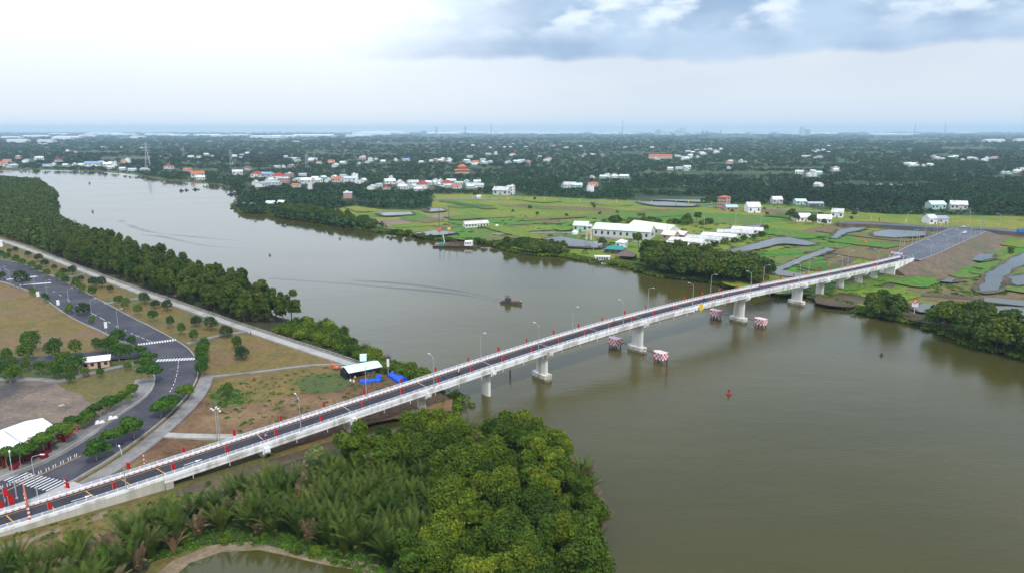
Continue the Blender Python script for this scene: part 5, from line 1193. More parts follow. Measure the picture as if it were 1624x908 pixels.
# second light row, on the approach and the avenue
rd = [(BD, s) for s in range(0)]
for k in range(5):
    s = 318+k*34; LP.put(tuple(Bp(s, AR(s)+.6, -.2)), BRZ+math.pi/2+.15, 1.05, f'{ordn(k)} street lamp from the bridge end on the right kerb of the far approach road', 'lamps on the right kerb of the approach')
    LP.put(tuple(Bp(s+10, AL(s+10)-.6, -.2)), BRZ-math.pi/2+.15, 1.05, f'{ordn(k)} street lamp from the bridge end on the left kerb of the far approach road', 'lamps on the left kerb of the approach')
for i, (x, y, rz, l) in enumerate([(4,445,.6,'avenue lamp at the left edge beyond the upper zebra crossings'),(27,455,.6,'avenue lamp just left of the big dark median tree'),(56,462,.6,'avenue lamp between the two upper zebra crossings'),(75,468,.6,'avenue lamp right of the two upper zebra crossings'),(110,486,.6,'avenue lamp left of the dark tree on the inner kerb'),(146,504,.6,'avenue lamp in the middle of the straight, right of the dark tree'),(188,522,.6,'avenue lamp nearest the bend before the zebra crossing'),(17,452,2.8,'avenue lamp half hidden behind the median tree')]):
    LP.put(tuple(g(x, y, .4)), rz, .8 if i < 4 else .9, l)
for x, y, rz, l in [(27,790,2.2,'tall street lamp between the avenue and the bridge ramp'),(60,788,0,'second tall lamp between the zebra crossing and the bridge ramp')]: LP.put(tuple(g(x, y, .5)), rz, 1.1, l)
def flood_maker():
    t = empty('floodlight_mast', 'mast with a square ring of floodlights beside the concrete path, just behind the bridge', 'floodlight', g(346, 702)); MB().tube((0,0,0), (0,0,9.5), .14, .09, 8).build('mast', M['galv'], t)
    mb = MB(); [mb.box((math.cos(a)*.9, math.sin(a)*.9, 9.5), (.5,.35,.25), a) for a in (0, 1.57, 3.14, 4.71)]; mb.build('floodlight', M['white'], t); MB().box((0,0,9.4), (1.9,.08,.08)).box((0,0,9.39), (.08,1.9,.08)).build('bracket', M['galv'], t)
flood_maker()
def flag_maker(cloth='red', w=.75, h=1.5, ph=2.3):
    def make():
        t = empty('flag', 'flag', 'flag'); MB().tube((0,0,0), (0,0,ph), .035, .03, 6).build('pole', M['galv'], t)
        mb = MB(); vs = []; nx, nz = 6, 5
        for th in (0, .02):
            for j in range(nz+1):
                for i in range(nx+1): vs.append((.03+w*i/nx, .10*math.sin(i*1.3+j*.5)*(i/nx)+th, ph-h+h*j/nz-.25*(i/nx)**2))
        F = []
        for b in (0, (nx+1)*(nz+1)):
            for j in range(nz):
                for i in range(nx): a = b+j*(nx+1)+i; q = (a, a+1, a+nx+2, a+nx+1); F.append(q if b == 0 else q[::-1])
        mb.add(vs, F); mb.build('cloth', M[cloth], t, True); return t
    return Proto(make)
FL = flag_maker('red', .66, 1.35, 2.4)
for side, o, s0, nm in ((1, 3.72, -126, 'near'), (-1, -3.72, -122, 'far')):
    for k in range(34):
        s = s0+11.75*k
        FL.put(tuple(Bp(s, o, .42)), BRZ+RR.uniform(-.4, .4)-.3, RR.uniform(.92, 1.12), f'{ordn(k)} red flag from the left on the {nm} railing of the bridge', f'red flags on the {nm} railing')
for i, (x, y, l) in enumerate([(8,770+28,'large red flag on a pole at the left edge, upper one'),(16,812,'large red flag on a pole at the left edge, lower one')]): FL.put(tuple(g(x, y, .5)), i, 1.6, l)
FPJ = {c: flag_maker(c, .9, 3.2, 4.4) for c in ('red','yel','cyan','grn','pink')}
cn = dict(red='red', yel='yellow', cyan='light blue', grn='light green', pink='pink')
def fpx(side, seq):
    for i, (s, c) in enumerate(seq):
        o = (AR(s)+1.0) if side == 'right' else (AL(s)-1.0)
        FPJ[c].put(tuple(Bp(s, o, -.3)), BRZ+.2, 1.0, f'{cn[c]} feather flag, {ordn(i)} from the bridge on the {side} kerb of the approach road', f'feather flags on the {side} kerb of the approach')
fpx('right', [(330,'red'),(338,'cyan'),(345,'cyan'),(356,'grn'),(364,'pink'),(371,'red'),(384,'pink'),(396,'yel'),(408,'red'),(420,'cyan'),(432,'grn'),(440,'cyan'),(452,'red'),(462,'red')])
fpx('left', [(312,'red'),(320,'red'),(336,'yel'),(342,'yel'),(352,'red'),(364,'pink'),(376,'yel'),(382,'yel'),(398,'red'),(408,'cyan'),(424,'grn'),(440,'red'),(455,'cyan')])
for i, (x, y, c, l) in enumerate([(1491,360,'yel','left of the junction'),(1521,358,'red','above the junction, left'),(1532,358,'yel','above the junction, middle'),(1559,360,'cyan','above the junction, right'),(1583,362,'yel','by the tall lamp right of the junction'),(1602,366,'yel','alone on the far right road'),(1435,355,'yel','under the lamp left of the junction'),(1381,352,'yel','second on the left dike road'),(1395,353,'red','third on the left dike road')]):
    FPJ[c].put(tuple(U(x, y, 4.6)), i, 1.0, f'{cn[c]} feather flag on the cross road {l}')
yf = [(x, 316+(x-700)*.022) for x in range(730, 1240, 19)]
for i, (x, y) in enumerate(yf): FPJ['yel' if i % 3 else 'grn'].put(tuple(g(x, y+RR.uniform(-.5, .5), .6)), i, .95, ('yellow' if i % 3 else 'light green')+' feather flag on the dike road across the green fields', 'flags along the dike road')
for i, (x, y) in enumerate([(1438,356),(1537,357),(1585,360),(1410-50,350)]): LP.put(tuple(U(x, y, 4.3)), 1.2*i, 1.15, ['street lamp on the cross road left of the junction','street lamp on the cross road just above the junction','street lamp on the cross road right of the junction','street lamp on the cross road at the farm house corner'][i])
for i, (x, y, h) in enumerate([(1058,377,11),(1116,368,12),(1166,358,14),(1206,358,16),(941,400,12),(1173,436,10),(905+35,398,1)][:6]):
    t = empty('utility_pole', ['thin concrete pole behind the pinkish workshop','thin pole above the fourth long shed','tall pole behind the farthest long sheds, left one','tallest pole behind the farthest long sheds, right one','thin pole on the shore left of the restaurant','pole standing among the trees near the canal mouth'][i], 'pole', g(x, y)); MB().tube((0,0,0), (0,0,h), .2, .14, 6).build('post', M['conc'], t); MB().box((0,0,h-.5), (2.0,.12,.12)).build('crossarm', M['conc'], t)
def portal(s, h, label, board, pm='stripe'):
    t = empty('portal_frame', label, 'gantry', tuple(Bp(s, 0, 0)), BRZ+math.pi/2)
    for x in (-3.7, 3.7):
        mb = MB(); n = 8
        for i in range(n): mb.box((x, 0, .1+(i+.5)*h/n), (.42,.42,h/n), 0, M['redp'] if i % 2 else M['white'])
        mb.build('post', None, t)
    if board == 'red': MB().box((0, 0, h+.8), (8.4,.22,1.7)).build('board', M['orangeroof'], t); MB().box((0, 0, h-.1), (7.8,.25,.16)).build('beam', M['white'], t)
    else:
        mb = MB(); n = 10
        for i in range(n): mb.box((-4.1+8.2*(i+.5)/n, 0, h+.3), (8.2/n,.3,.8 if i % 2 else .78), 0, M['redp'] if i in (0, 9) else M['white'])
        mb.build('beam', None, t)
portal(-117.5, 3.6, 'height limit frame with striped posts and a red board at the left bridge end', 'red'); portal(286, 4.0, 'white and red height limit frame at the far right bridge end', 'white')
# navigation board on the girder
t = empty('navigation_sign', 'round yellow navigation board with small white marks hung on the girder over the main span', 'sign', tuple(Bp(102, 4.12, -.35)), BRZ)
MB().tube((0,-.02,0), (0,-.10,0), 1.35, 1.35, 20).build('disc', M['yellow'], t)
mb = MB(); mb.box((-3.0,-.06,-.3), (.9,.08,.9)); mb.build('panel', M['white'], t); mb = MB(); mb.box((3.2,-.06,-.3), (.9,.08,.9)); mb.build('panel', M['white'], t); mb = MB(); mb.box((-4.6,-.06,-.9), (.6,.08,.6)); mb.build('panel', M['white'], t)
# striped marker posts by the ramp
for x, y, l in ((104,776,'short red and white marker post behind the left ramp'),(229,735,'short red and white marker post on the bare soil behind the ramp'),(9,800,'short red and white marker post at the left edge')):
    t = empty('marker_post', l, 'post', g(x, y)); mb = MB()
    for i in range(6): mb.tube((0,0,i*.5), (0,0,(i+1)*.5), .13, n=8, m=M['redp'] if i % 2 else M['white'])
    mb.build('post', None, t)
BO = Proto(lambda: (lambda t: (MB().tube((0,0,0), (0,0,.08), .28, .26, 8).build('base', M['steel'], t), MB().tube((0,0,.08), (0,0,.95), .11, .09, 8).build('post', M['white'], t), t)[-1])(empty('bollard', 'b', 'bollard')))
ln = line_px([(2,775),(40,760),(78,745),(126,721)], GZ+.52, .5)
for i in range(22):
    p = ln[int(i/22*(len(ln)-1))]; BO.put(tuple(p), 0, .85, 'white lane divider post in the row along the avenue near the lower zebra crossing', 'white divider posts in the avenue')
# white signs on the avenue
for x, y, h, w, l in ((61,473,1.6,1.2,'white upright sign board on the inner verge, upper one'),(93,487,1.7,1.2,'white upright sign board on the inner verge, middle one'),(171,542,6.2,1.0,'white sign board on a tall post near the avenue bend')):
    t = empty('sign_board', l, 'sign', g(x, y, .1), .5); MB().tube((0,0,0), (0,0,h), .07, n=6).build('post', M['galv'], t); MB().box((0,0,h+.6), (w,.12,2.4)).build('panel', M['white'], t)
t = empty('guard_booth', 'white booth at the upper left end of the embankment path', 'booth', g(1, 391, .1), .4); MB().box((0,0,1.8), (3.5,3,3.6)).build('wall', M['white'], t); MB().hip(3.5, 3, 3.6, .8, .3).build('roof', M['metalroof'], t); MB().box((1.77,-.4,2.1), (.06,1.2,1.2)).build('window', M['glass'], t)
# balustrade along the embankment path
t = empty('balustrade', 'long pale grey balustrade along the river side of the embankment path', 'railing', (0,0,0))
ep = line_px(EMB, GZ, 3.0); bp = []
for i, p in enumerate(ep):
    a = ep[max(0, i-1)]; b = ep[min(len(ep)-1, i+1)]; d = (b-a).normalized(); n_ = Vector((-d.y, d.x, 0)); bp.append(p+n_*2.3)
mb = MB(); ribbon(bp, .18, GZ+1.45, GZ+1.62, 0, mb); ribbon(bp, .14, GZ+.95, GZ+1.05, 0, mb); ribbon(bp, .35, GZ+.3, GZ+.85, 0, mb); mb.build('rail', M['conc'], t)
mb = MB(); [mb.box((p.x, p.y, GZ+1.1), (.22,.22,1.1), 0) for p in bp]; mb.build('baluster', M['conc'], t)['kind'] = 'stuff'

# ------------------------------------------------------------------ pier protection in the river
def fender(px, py, pn, label, ox):
    p = U(px, py, 0); t = empty('pier_fender', label, 'fender', (p.x, p.y, 0), BRZ+math.pi/2, sc=.84)
    mb = MB(); pts = [(-2.9,-1.9),(1.6,-1.9),(3.2,0),(1.6,1.9),(-2.9,1.9)]; nz = 3; segs = []
    for i in range(5):
        a = Vector(pts[i]+(0,)); b = Vector(pts[(i+1) % 5]+(0,)); n = max(2, int(round((b-a).length/.85)))
        for k in range(n): segs.append((a.lerp(b, k/n), a.lerp(b, (k+1)/n)))
    for j in range(nz):
        for i, (a, b) in enumerate(segs):
            z0, z1 = 1.2+j*.95, 1.2+(j+1)*.95; mb.add([(a.x,a.y,z0),(b.x,b.y,z0),(b.x,b.y,z1),(a.x,a.y,z1)], [(0,1,2,3)], M['redp'] if (i+j) % 2 else M['white'])
    mb.build('cladding', None, t)
    mb = MB(); mb.add([(x*1.03, y*1.03, 4.06) for x, y in pts]+[(x*1.03, y*1.03, 4.16) for x, y in pts], [(4,3,2,1,0),(5,6,7,8,9)]+[(i, (i+1) % 5, 5+(i+1) % 5, 5+i) for i in range(5)], M['pinkpaint']); mb.build('top', None, t)
    for q in [(-2.4,-1.5),(-2.4,1.5),(0,-1.5),(0,1.5),(1.4,-1.4),(1.4,1.4)]: MB().tube((q[0],q[1],-1.5), (q[0],q[1],1.6), .22, .22, 8).build('pile', M['rust'], t)
    c = Bp(pn, 0, absz=2.0); d = Vector((p.x, p.y, 2.0))-c; a = c+d.normalized()*4.2; m_ = t.matrix_basis; 
    w = empty('walkway', label.replace('checkered fender box', 'rusty catwalk').split(' upstream')[0].split(' downstream')[0]+(' upstream' if ox < 0 else ' downstream')+' side', 'catwalk', (0,0,0)); e = Vector((p.x, p.y, 2.0))-d.normalized()*3.0
    MB().tube(a, e, .16, n=4).build('beam', M['rust'], w); up = Vector((0,0,1.0)); MB().tube(a+up, e+up, .05, n=4).build('handrail', M['rust'], w)
M['pinkpaint'] = mat('faded_pink_paint', (.66,.34,.36), (.74,.70,.70), 1.2)
fender(974, 549, 70, 'red and white checkered fender behind the nearer river pier, upstream', -1); fender(1046, 572, 70, 'red and white checkered fender box before the nearer river pier, downstream', 1)
fender(1134, 503, 135, 'red and white checkered fender box behind the farther river pier, upstream', -1); fender(1205, 517, 135, 'red and white checkered fender box before the farther river pier, downstream', 1)
for x, y, h, l in ((1057,592,5.0,'rusty single pile before the nearer checkered fender'),(809,598,2.6,'dark single pile sticking out of the river left of the nearer river pier'),(1229,475,1.6,'short dark pile stub near the right shore, left one'),(1234,475,1.8,'short dark pile stub near the right shore, right one')):
    t = empty('pile', l, 'pile', U(x, y, 0)); MB().tube((0,0,-1.5), (0,0,h), .22, .2, 8).build('shaft', M['rust'] if h > 4 else M['steel'], t); MB().tube((0,0,h), (0,0,h+.12), .28, .26, 8).build('cap', M['steel'], t)
def buoy(px, py, sc, label, mt='redp'):
    t = empty('buoy', label, 'buoy', U(px, py, 0), 0, sc=sc); MB().tube((0,0,-.4), (0,0,.7), 1.3, 1.4, 14).build('float', M[mt], t)
    mb = MB(); [mb.tube((math.cos(a)*1.0, math.sin(a)*1.0, .7), (math.cos(a)*.3, math.sin(a)*.3, 2.6), .09, n=4) for a in (0,1.57,3.14,4.71)]; mb.tube((0,0,1.2), (0,0,2.4), .7, .35, 8); mb.build('tower', M['rust' if mt == 'redp' else mt], t); MB().tube((0,0,2.6), (0,0,3.2), .28, .05, 8).build('light', M['redp'], t)
buoy(1156, 624, .6, 'reddish river buoy in the wide water right of the mangroves'); buoy(147, 336, .8, 'small red buoy in the upper river, near one'); buoy(142, 291, 1.0, 'small dark buoy in the upper river, far one', 'steel')
buoy(1398, 563, .45, 'small dark float in the river by the right shore', 'steel'); buoy(428, 405, .5, 'small dark float in the middle of the upper river', 'steel'); buoy(539, 379, .55, 'small dark float right of the river middle', 'steel')

# ------------------------------------------------------------------ boats
def hull(L_, Wd, h, mt, parent, bow=.35, name='hull', sheer=.5):
    mb = MB(); n = 12; vs = []
    for i in range(n+1):
        u = i/n; x = -L_/2+L_*u; w = Wd/2*(1 if u < 1-bow else math.sqrt(max(0.0, 1-((u-(1-bow))/bow)**2))*.97+.03); w *= (.85+.15*min(1, u*6)); z = h+sheer*max(0, (u-.6)/.4)**2
        vs += [(x, -w, z), (x, -w*.75, -.5), (x, w*.75, -.5), (x, w, z), (x, w*.9, z-.25), (x, -w*.9, z-.25)]
    fs = []
    for i in range(n):
        for j in range(6): a = i*6+j; b = i*6+(j+1) % 6; fs.append((a, a+6, b+6, b))
    fs += [(0,1,2,3,4,5), tuple(n*6+j for j in (5,4,3,2,1,0))]; mb.add(vs, fs); return mb.build(name, mt, parent)
p = U(722, 392, 0); t = empty('dredging_barge', 'flat dredging barge with rusty machinery and a white wheelhouse near the far shore', 'barge', (p.x, p.y, 0), -.10)
hull(31, 7.5, 1.1, M['wood'], t, .15); MB().box((9.6,0,3.0), (5.4,5,3.2), top=.95).build('wheelhouse', M['white'], t); mb = MB(); [mb.box((8.0+i*1.5,-2.52,3.3), (.9,.1,1.0)) for i in range(3)]; mb.build('window', M['glass'], t)
MB().box((-10.2,0,1.9), (2.4,3.0,2.0), top=.8).build('winch_house', M['teal'], t); MB().box((-2.0,0,1.7), (12,5.6,1.3), top=.9).build('cargo_hold', M['wood'], t); MB().path([(-7.4,0,3.0),(-8.6,0,8.0),(-8.0,0,8.2)], .35, 5).build('crane_boom', M['mint'], t)
mb = MB(); r = random.Random(4)
for i in range(26): mb.box((r.uniform(-5, 6.5), r.uniform(-2.6, 2.6), 1.6+r.random()*.9), (r.uniform(.8, 2.2), r.uniform(.6, 1.6), r.uniform(.5, 1.8)), r.random()*3)
mb.tube((1,-1,1.5), (1.4,-1,7), .2, .15, 6); mb.tube((-2,1,2.5), (5.5,1.2,3.6), .35, n=8); mb.build('machinery', M['rust'], t)
p = U(811, 481, 0); t = empty('river_boat', 'dark wooden motor boat with a pale bow heading right, trailing a wake', 'boat', (p.x, p.y, 0), -.32)
hull(10.5, 2.8, .95, M['wood'], t, .5, sheer=.9); MB().box((-1.7,0,1.75), (2.8,1.9,1.7), top=.9).build('cabin', M['steel'], t); MB().box((-2.0,0,3.5), (2.6,2.2,.08)).build('awning', M['steel'], t); mb = MB(); [mb.tube((-2.0+sx, sy, 2.4), (-2.0+sx, sy, 3.5), .05, n=4) for sx in (-.2,.2) for sy in (-.3,.3)]; mb.build('awning_post', M['steel'], t); mb = MB(); mb.box((2.2,0,1.2), (2.4,1.4,.5), top=.8); mb.build('cargo', M['wood'], t); MB().box((4.7,0,1.55), (.7,.55,.3)).build('bow_trim', M['white'], t)
p = U(956, 415, 0); t = empty('houseboat', 'white cabin boat moored at the stilt pavilion', 'boat', (p.x, p.y, 0), -.12)
hull(12, 4.6, .9, M['white'], t, .2); MB().box((-.3,0,2.2), (9,3.8,2.4)).build('cabin', M['white'], t); mb = MB(); [mb.box((-3.4+i*1.5,-1.93,2.3), (1.0,.08,1.1)) for i in range(5)]; mb.build('window', M['glass'], t); MB().box((-.3,0,3.5), (9.8,4.4,.2)).build('roof', M['white'], t)
for x, y, l in ((943,415,'small pale boat moored at the left end of the white cabin boat'),(962,418,'small pale boat moored in front of the white cabin boat')):
    p = U(x, y, 0); t = empty('rowing_boat', l, 'boat', (p.x, p.y, 0), -.1); hull(6.5, 1.9, .55, M['white'], t, .4); MB().box((0,0,.45), (.4,1.5,.08)).build('thwart', M['wood'], t)
for x, y, rz, L_, l, m_ in [(390,334,.1,11,'small blue roofed boat with a red hull at the far shore landing','bluep'),(378,331,.0,16,'dark moored barge left of the blue roofed boat','steel'),(311,301,.2,9,'dark boat near the far shore, right one of the upper river','steel'),(288,303,.1,6,'tiny dark boat in the upper river, left one','steel'),(296,302,.1,5,'tiny dark boat between the others in the upper river','steel'),(368,309,.0,12,'thin dark boat at the far bank above the landing','steel')]:
    p = U(x, y, 0); t = empty('small_boat', l, 'boat', (p.x, p.y, 0), rz); hull(L_, L_*.26, .8, M['redp'] if m_ == 'bluep' else M[m_], t, .35); MB().box((-L_*.1,0,1.7), (L_*.35,L_*.18,1.6)).build('cabin', M[m_], t)
# landing sheds with a red crane
build_px('boat_shed', 'greenish roofed boat shed at the far shore landing', (421,330), (434,330), 10, 4, 3, roof='mint', wall='dark', win=2); build_px('boat_shed', 'pale roofed boat shed right of the red crane at the landing', (440,328), (450,328), 9, 4, 2.5, roof='metalroof', wall='dark', win=2); build_px('boat_shed', 'long low pale roofed shed on the water at the landing', (380,328), (402,329), 8, 2.5, 1.5, roof='metalroof', wall='wood', win=3)
excavator('red crane excavator with its arm raised at the far shore landing', g(441, 331), 2.2, 1.3, 'redp')
for x, y, l in ((697,368,'orange box on the far bank under a tall dark mast, left one'),(712,367,'orange box on the far bank under a tall dark mast, right one')):
    t = empty('river_marker', l, 'mast', g(x, y)); MB().box((0,0,2.0), (2.3,2.1,1.9), .3).build('box', M['orange' if x < 700 else 'yellow'], t); MB().box((0,0,.5), (1.2,1.2,1.2)).build('base', M['steel'], t)
    mb = MB(); [mb.tube((sx*.45, sy*.45, 3.8), (sx*.25, sy*.25, 19), .09, .06, 4) for sx in (-1,1) for sy in (-1,1)]
    for i in range(9): mb.tube((-.45,-.45,4+i*1.9), (.4,.4,5.6+i*1.9), .07, n=4)
    mb.build('mast', M['steel'], t)
t = empty('channel_sign', 'white navigation sign with a red ring on a post at the right shore', 'sign', g(1449, 500, -.5), -.2); MB().tube((0,0,0), (0,0,5.2), .12, n=6).build('post', M['white'], t); MB().box((0,0,4.9), (2.6,.14,1.8)).build('panel', M['white'], t)
mb = MB(); n = 20
for i in range(n):
    a, b = 2*math.pi*i/n, 2*math.pi*(i+1)/n
    mb.tube((math.cos(a)*.95,-.08,6.6+math.sin(a)*.95), (math.cos(b)*.95,-.08,6.6+math.sin(b)*.95), .2, n=4)
mb.tube((-.65,-.08,7.25), (.65,-.08,5.95), .12, n=4); mb.build('ring', M['redp'], t); MB().tube((0,-.02,6.6), (0,.1,6.6), .95, .95, 18).build('disc', M['white'], t)
for x, y, l in ((1447,430,'small red and white post below the far bridge end, left one'),(1452,427,'small white headed post below the far bridge end, right one')):
    t = empty('marker_post', l, 'post', g(x, y)); mb = MB(); [mb.tube((0,0,i*.6), (0,0,(i+1)*.6), .14, n=6, m=M['redp'] if i % 2 else M['white']) for i in range(5)]; mb.build('post', None, t); MB().box((0,0,3.2), (.7,.12,.6)).build('panel', M['white'], t)
# wake: low ridges of water behind the motor boat
def wake(name, pts, w, h):
    P_ = spline([U(x, y, 0) for x, y in pts], 3); mb = MB(); n = len(P_); vs = []
    for i, p in enumerate(P_):
        a = P_[max(0, i-1)]; b = P_[min(n-1, i+1)]; t = (b-a).normalized(); nn = Vector((t.y, -t.x, 0)); k = math.sin(math.pi*min(1, .04+i/n))**.5; ww = w*(.5+1.0*(1-i/n)); j = RR.uniform(.8, 1.2)
        vs += [tuple(p-nn*ww), tuple(p-nn*ww*.4+Vector((0,0,h*k*.7*j))), tuple(p+Vector((0,0,h*k*j))), tuple(p+nn*ww*.4+Vector((0,0,h*k*.5*j))), tuple(p+nn*ww)]
        for q in (-1, -5): vs[q] = (vs[q][0], vs[q][1], -.03)
    mb.add(vs, [(i*5+j, i*5+5+j, i*5+6+j, i*5+1+j) for i in range(n-1) for j in range(4)]); return tag(mb.build(name, M['wake'], None, True), kind='stuff')
wake('boat_wake', [(428,441),(520,447),(600,454),(680,461),(740,468),(800,480)], 2.2, .14); wake('boat_wake', [(560,444),(640,450),(720,460),(802,476)], 2.2, .07)
wake('boat_wake', [(226,372),(260,376),(300,385),(340,391),(400,394)], 2.5, .10); wake('boat_wake', [(190,350),(230,366),(290,374),(380,382)], 2.5, .10)

# ------------------------------------------------------------------ riders on the bridge
def skin_mesh(name, verts, edges, radii, mt, sub=1):
    me = bpy.data.meshes.new(name); me.from_pydata(verts, edges, []); o = bpy.data.objects.new(name, me); C.objects.link(o)
    o.modifiers.new('s', 'SKIN'); 
    for i, r_ in enumerate(radii): me.skin_vertices[0].data[i].radius = (r_, r_)
    me.skin_vertices[0].data[0].use_root = True
    m_ = o.modifiers.new('b', 'SUBSURF'); m_.levels = sub; m_.render_levels = sub
    dg = bpy.context.evaluated_depsgraph_get(); ev = o.evaluated_get(dg); nm = bpy.data.meshes.new_from_object(ev); bpy.data.objects.remove(o)
    nm.materials.clear(); nm.materials.append(mt); nm.name = name; return nm
def rider_maker(shirt, helmet):
    def make():
        t = empty('person', 'rider', 'person')
        V = [(0,0,.80),(.02,0,1.05),(.10,0,1.32),(.14,0,1.46),(.17,0,1.56),(.19,0,1.68)]; E = [(0,1),(1,2),(2,3),(3,4),(4,5)]; Rr = [.15,.14,.16,.06,.10,.085]
        for sg in (-1, 1):
            b = len(V); V += [(.11,sg*.19,1.38),(.30,sg*.26,1.15),(.52,sg*.25,1.06),(.60,sg*.25,1.05)]; E += [(2,b),(b,b+1),(b+1,b+2),(b+2,b+3)]; Rr += [.065,.05,.038,.035]
            b = len(V); V += [(.06,sg*.11,.78),(.42,sg*.17,.74),(.30,sg*.16,.34),(.42,sg*.16,.28)]; E += [(0,b),(b,b+1),(b+1,b+2),(b+2,b+3)]; Rr += [.10,.07,.05,.04]
        me = skin_mesh('person', V, E, Rr, M['skin']); o = bpy.data.objects.new('body', me); C.objects.link(o); o.parent = t
        me = skin_mesh('shirt', [(0,0,.86),(.02,0,1.05),(.10,0,1.33),(.11,-.20,1.37),(.11,.20,1.37),(.26,-.25,1.2),(.26,.25,1.2)], [(0,1),(1,2),(2,3),(2,4),(3,5),(4,6)], [.17,.165,.18,.085,.085,.07,.07], M[shirt]); o = bpy.data.objects.new('shirt', me); C.objects.link(o); o.parent = t
        me = skin_mesh('trousers', [(0,0,.82),(.06,-.11,.79),(.42,-.17,.75),(.30,-.16,.38),(.06,.11,.79),(.42,.17,.75),(.30,.16,.38)], [(0,1),(1,2),(2,3),(0,4),(4,5),(5,6)], [.165,.115,.085,.065,.115,.085,.065], M['shirtd']); o = bpy.data.objects.new('trousers', me); C.objects.link(o); o.parent = t
        mb = MB(); mb.tube((.18,0,1.60), (.18,0,1.74), .135, .13, 12); mb.tube((.18,0,1.74), (.18,0,1.81), .13, .06, 12); mb.build('helmet', M[helmet], t); return t
    return Proto(make)
def moto_maker(col):
    def make():
        t = empty('motorbike', 'motorbike', 'motorbike')
        for x in (-.6, .62):
            mb = MB(); n = 14
            for i in range(n): a, b = 2*math.pi*i/n, 2*math.pi*(i+1)/n; mb.tube((x+.25*math.cos(a),0,.29+.25*math.sin(a)), (x+.25*math.cos(b),0,.29+.25*math.sin(b)), .05, n=6)
            mb.tube((x,-.05,.29), (x,.05,.29), .07, n=8); mb.build('wheel', M['steel'], t)
        MB().box((-.15,0,.55), (.85,.26,.30), top=.8).build('body', M[col], t); MB().box((-.25,0,.76), (.75,.24,.12), top=.9).build('seat', M['dark'], t)
        mb = MB(); mb.path([(.62,0,.3), (.42,0,.95)], .05, 6); mb.tube((.45,-.32,1.0), (.45,.32,1.0), .025, n=6); mb.box((.48,0,.72), (.12,.36,.5)); mb.build('fork', M[col], t); MB().box((.52,0,.93), (.10,.16,.14)).build('headlight', M['glass'], t); return t
    return Proto(make)
RD = [rider_maker('shirtw', 'bluep'), rider_maker('shirtd', 'steel'), rider_maker('shirtw', 'white')]; MO = [moto_maker('redp'), moto_maker('bluep'), moto_maker('steel')]
def sfrom(px, o): 
    lo, hi = -170, 290
    for _ in range(40):
        md = (lo+hi)/2
        if PX(Bp(md, o, .5))[0] < px: lo = md
        else: hi = md
    return lo
for i, (px, o, w) in enumerate([(421,1.3,'leftmost, over the bare soil'),(703,.9,'over the left shore by blue tarpaulins'),(727,.8,'just right of the left shore'),(974,-.9,'left of the nearer checkered fenders'),(1065,1.0,'between the two main river piers, left one'),(1117,-.8,'above the round yellow board'),(1146,1.2,'right of the round yellow board'),(1205,-.7,'past the farther main pier'),(1354,.6,'on the right approach span')]):
    s = sfrom(px, o); q = tuple(Bp(s, o, .03)); rz = BRZ if o > 0 else BRZ+math.pi
    MO[i % 3].put(q, rz, 1.05, 'small motorbike on the bridge, '+w); RD[i % 3].put(q, rz, 1.05, ('person in a pale shirt' if i % 3 != 1 else 'person in dark clothes')+' riding the motorbike '+w)
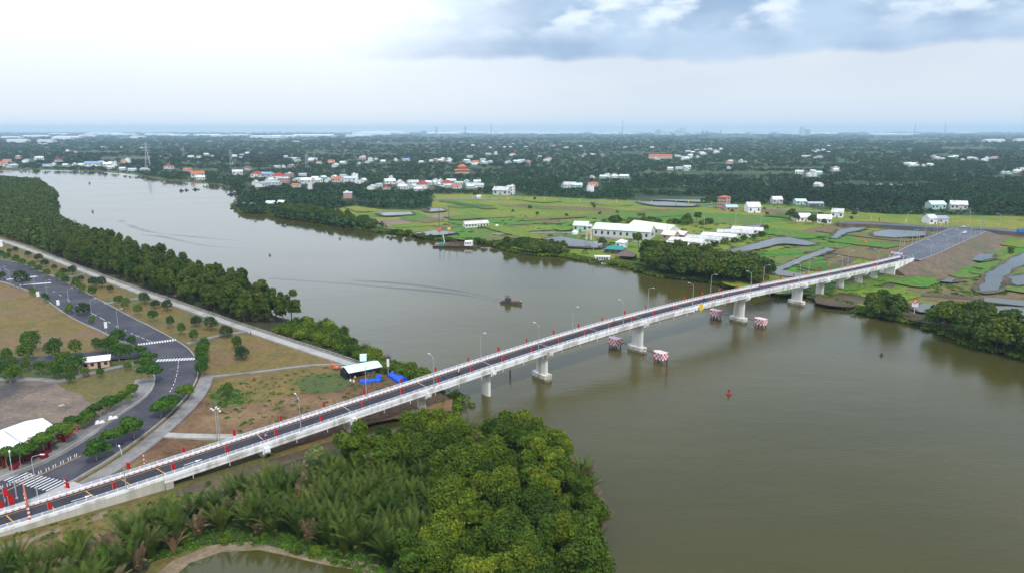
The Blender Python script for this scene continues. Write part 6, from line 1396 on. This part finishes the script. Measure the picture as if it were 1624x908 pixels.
# vehicles by the far junction
def car(label, loc, rz, col):
    t = empty('parked_car', label, 'car', loc, rz); mb = MB(); mb.box((0,0,.62), (4.3,1.75,.62), top=.95); mb.box((-.2,0,1.18), (2.3,1.6,.56), top=.8); mb.build('body', M[col], t)
    mb = MB(); mb.box((-.2,0,1.17), (2.36,1.5,.40), top=.84); mb.build('window', M['glass'], t)
    for x in (-1.35, 1.35):
        for y in (-.82, .82): MB().tube((x, y-.1, .33), (x, y+.1, .33), .33, n=12).build('wheel', M['steel'], t)
car('white car on the far approach road near the junction', tuple(Bp(452, -22, -.2)), BRZ, 'white'); car('grey car on the cross road beyond the junction', tuple(U(1528, 361, 4.62)), 0, 'galv')
t = empty('truck', 'blue truck standing at the right edge on the cross road', 'truck', tuple(U(1620, 370, 4.62)), .1); MB().box((-.8,0,1.9), (5,2.3,2.4)).build('cargo_box', M['bluep'], t); MB().box((2.7,0,1.5), (1.7,2.2,2.0), top=.9).build('cab', M['white'], t); MB().box((3.58,0,1.9), (.06,1.8,.7)).build('windscreen', M['glass'], t)
for x in (-2.2, 2.6):
    for y in (-1, 1): MB().tube((x, y-.15, .5), (x, y+.15, .5), .5, n=12).build('wheel', M['steel'], t)
for x, y, l in ((398,531,'person in dark clothes standing where the footpath meets the embankment path'),):
    p = g(x, y, .76); t = empty('person', l, 'person', tuple(p)); 
    me = skin_mesh('person', [(0,0,.95),(0,0,1.2),(0,0,1.42),(0,0,1.52),(0,0,1.66),(0,.19,1.4),(0,.24,1.12),(.06,.25,.86),(0,-.19,1.4),(0,-.24,1.12),(.06,-.25,.86),(0,.1,.9),(.03,.11,.48),(0,.12,.06),(0,-.1,.9),(-.03,-.11,.48),(0,-.12,.06)], [(0,1),(1,2),(2,3),(3,4),(2,5),(5,6),(6,7),(2,8),(8,9),(9,10),(0,11),(11,12),(12,13),(0,14),(14,15),(15,16)], [.14,.13,.15,.06,.1,.065,.05,.035,.065,.05,.035,.1,.07,.05,.1,.07,.05], M['shirtd'])
    o = bpy.data.objects.new('body', me); C.objects.link(o); o.parent = t
# ------------------------------------------------------------------ haze
mb = MB(); mb.box((0, 20250, 100), (89000, 41500+4000, 0.1)); 
hz = MB(); hz.box((0, 8500, (170-3)/2), (92000, 24000, 173)); ho = hz.build('haze', None); tag(ho, kind='stuff')
hm = bpy.data.materials.new('haze'); hm.use_nodes = True; nt = hm.node_tree
for n_ in list(nt.nodes):
    if n_.type != 'OUTPUT_MATERIAL': nt.nodes.remove(n_)
pv = nt.nodes.new('ShaderNodeVolumePrincipled'); pv.inputs['Color'].default_value = (.58, .81, 1.0, 1); pv.inputs['Density'].default_value = HAZE_D; pv.inputs['Anisotropy'].default_value = 0.1
nt.links.new(pv.outputs[0], [q for q in nt.nodes if q.type == 'OUTPUT_MATERIAL'][0].inputs['Volume'])
ho.data.materials.clear(); ho.data.materials.append(hm)
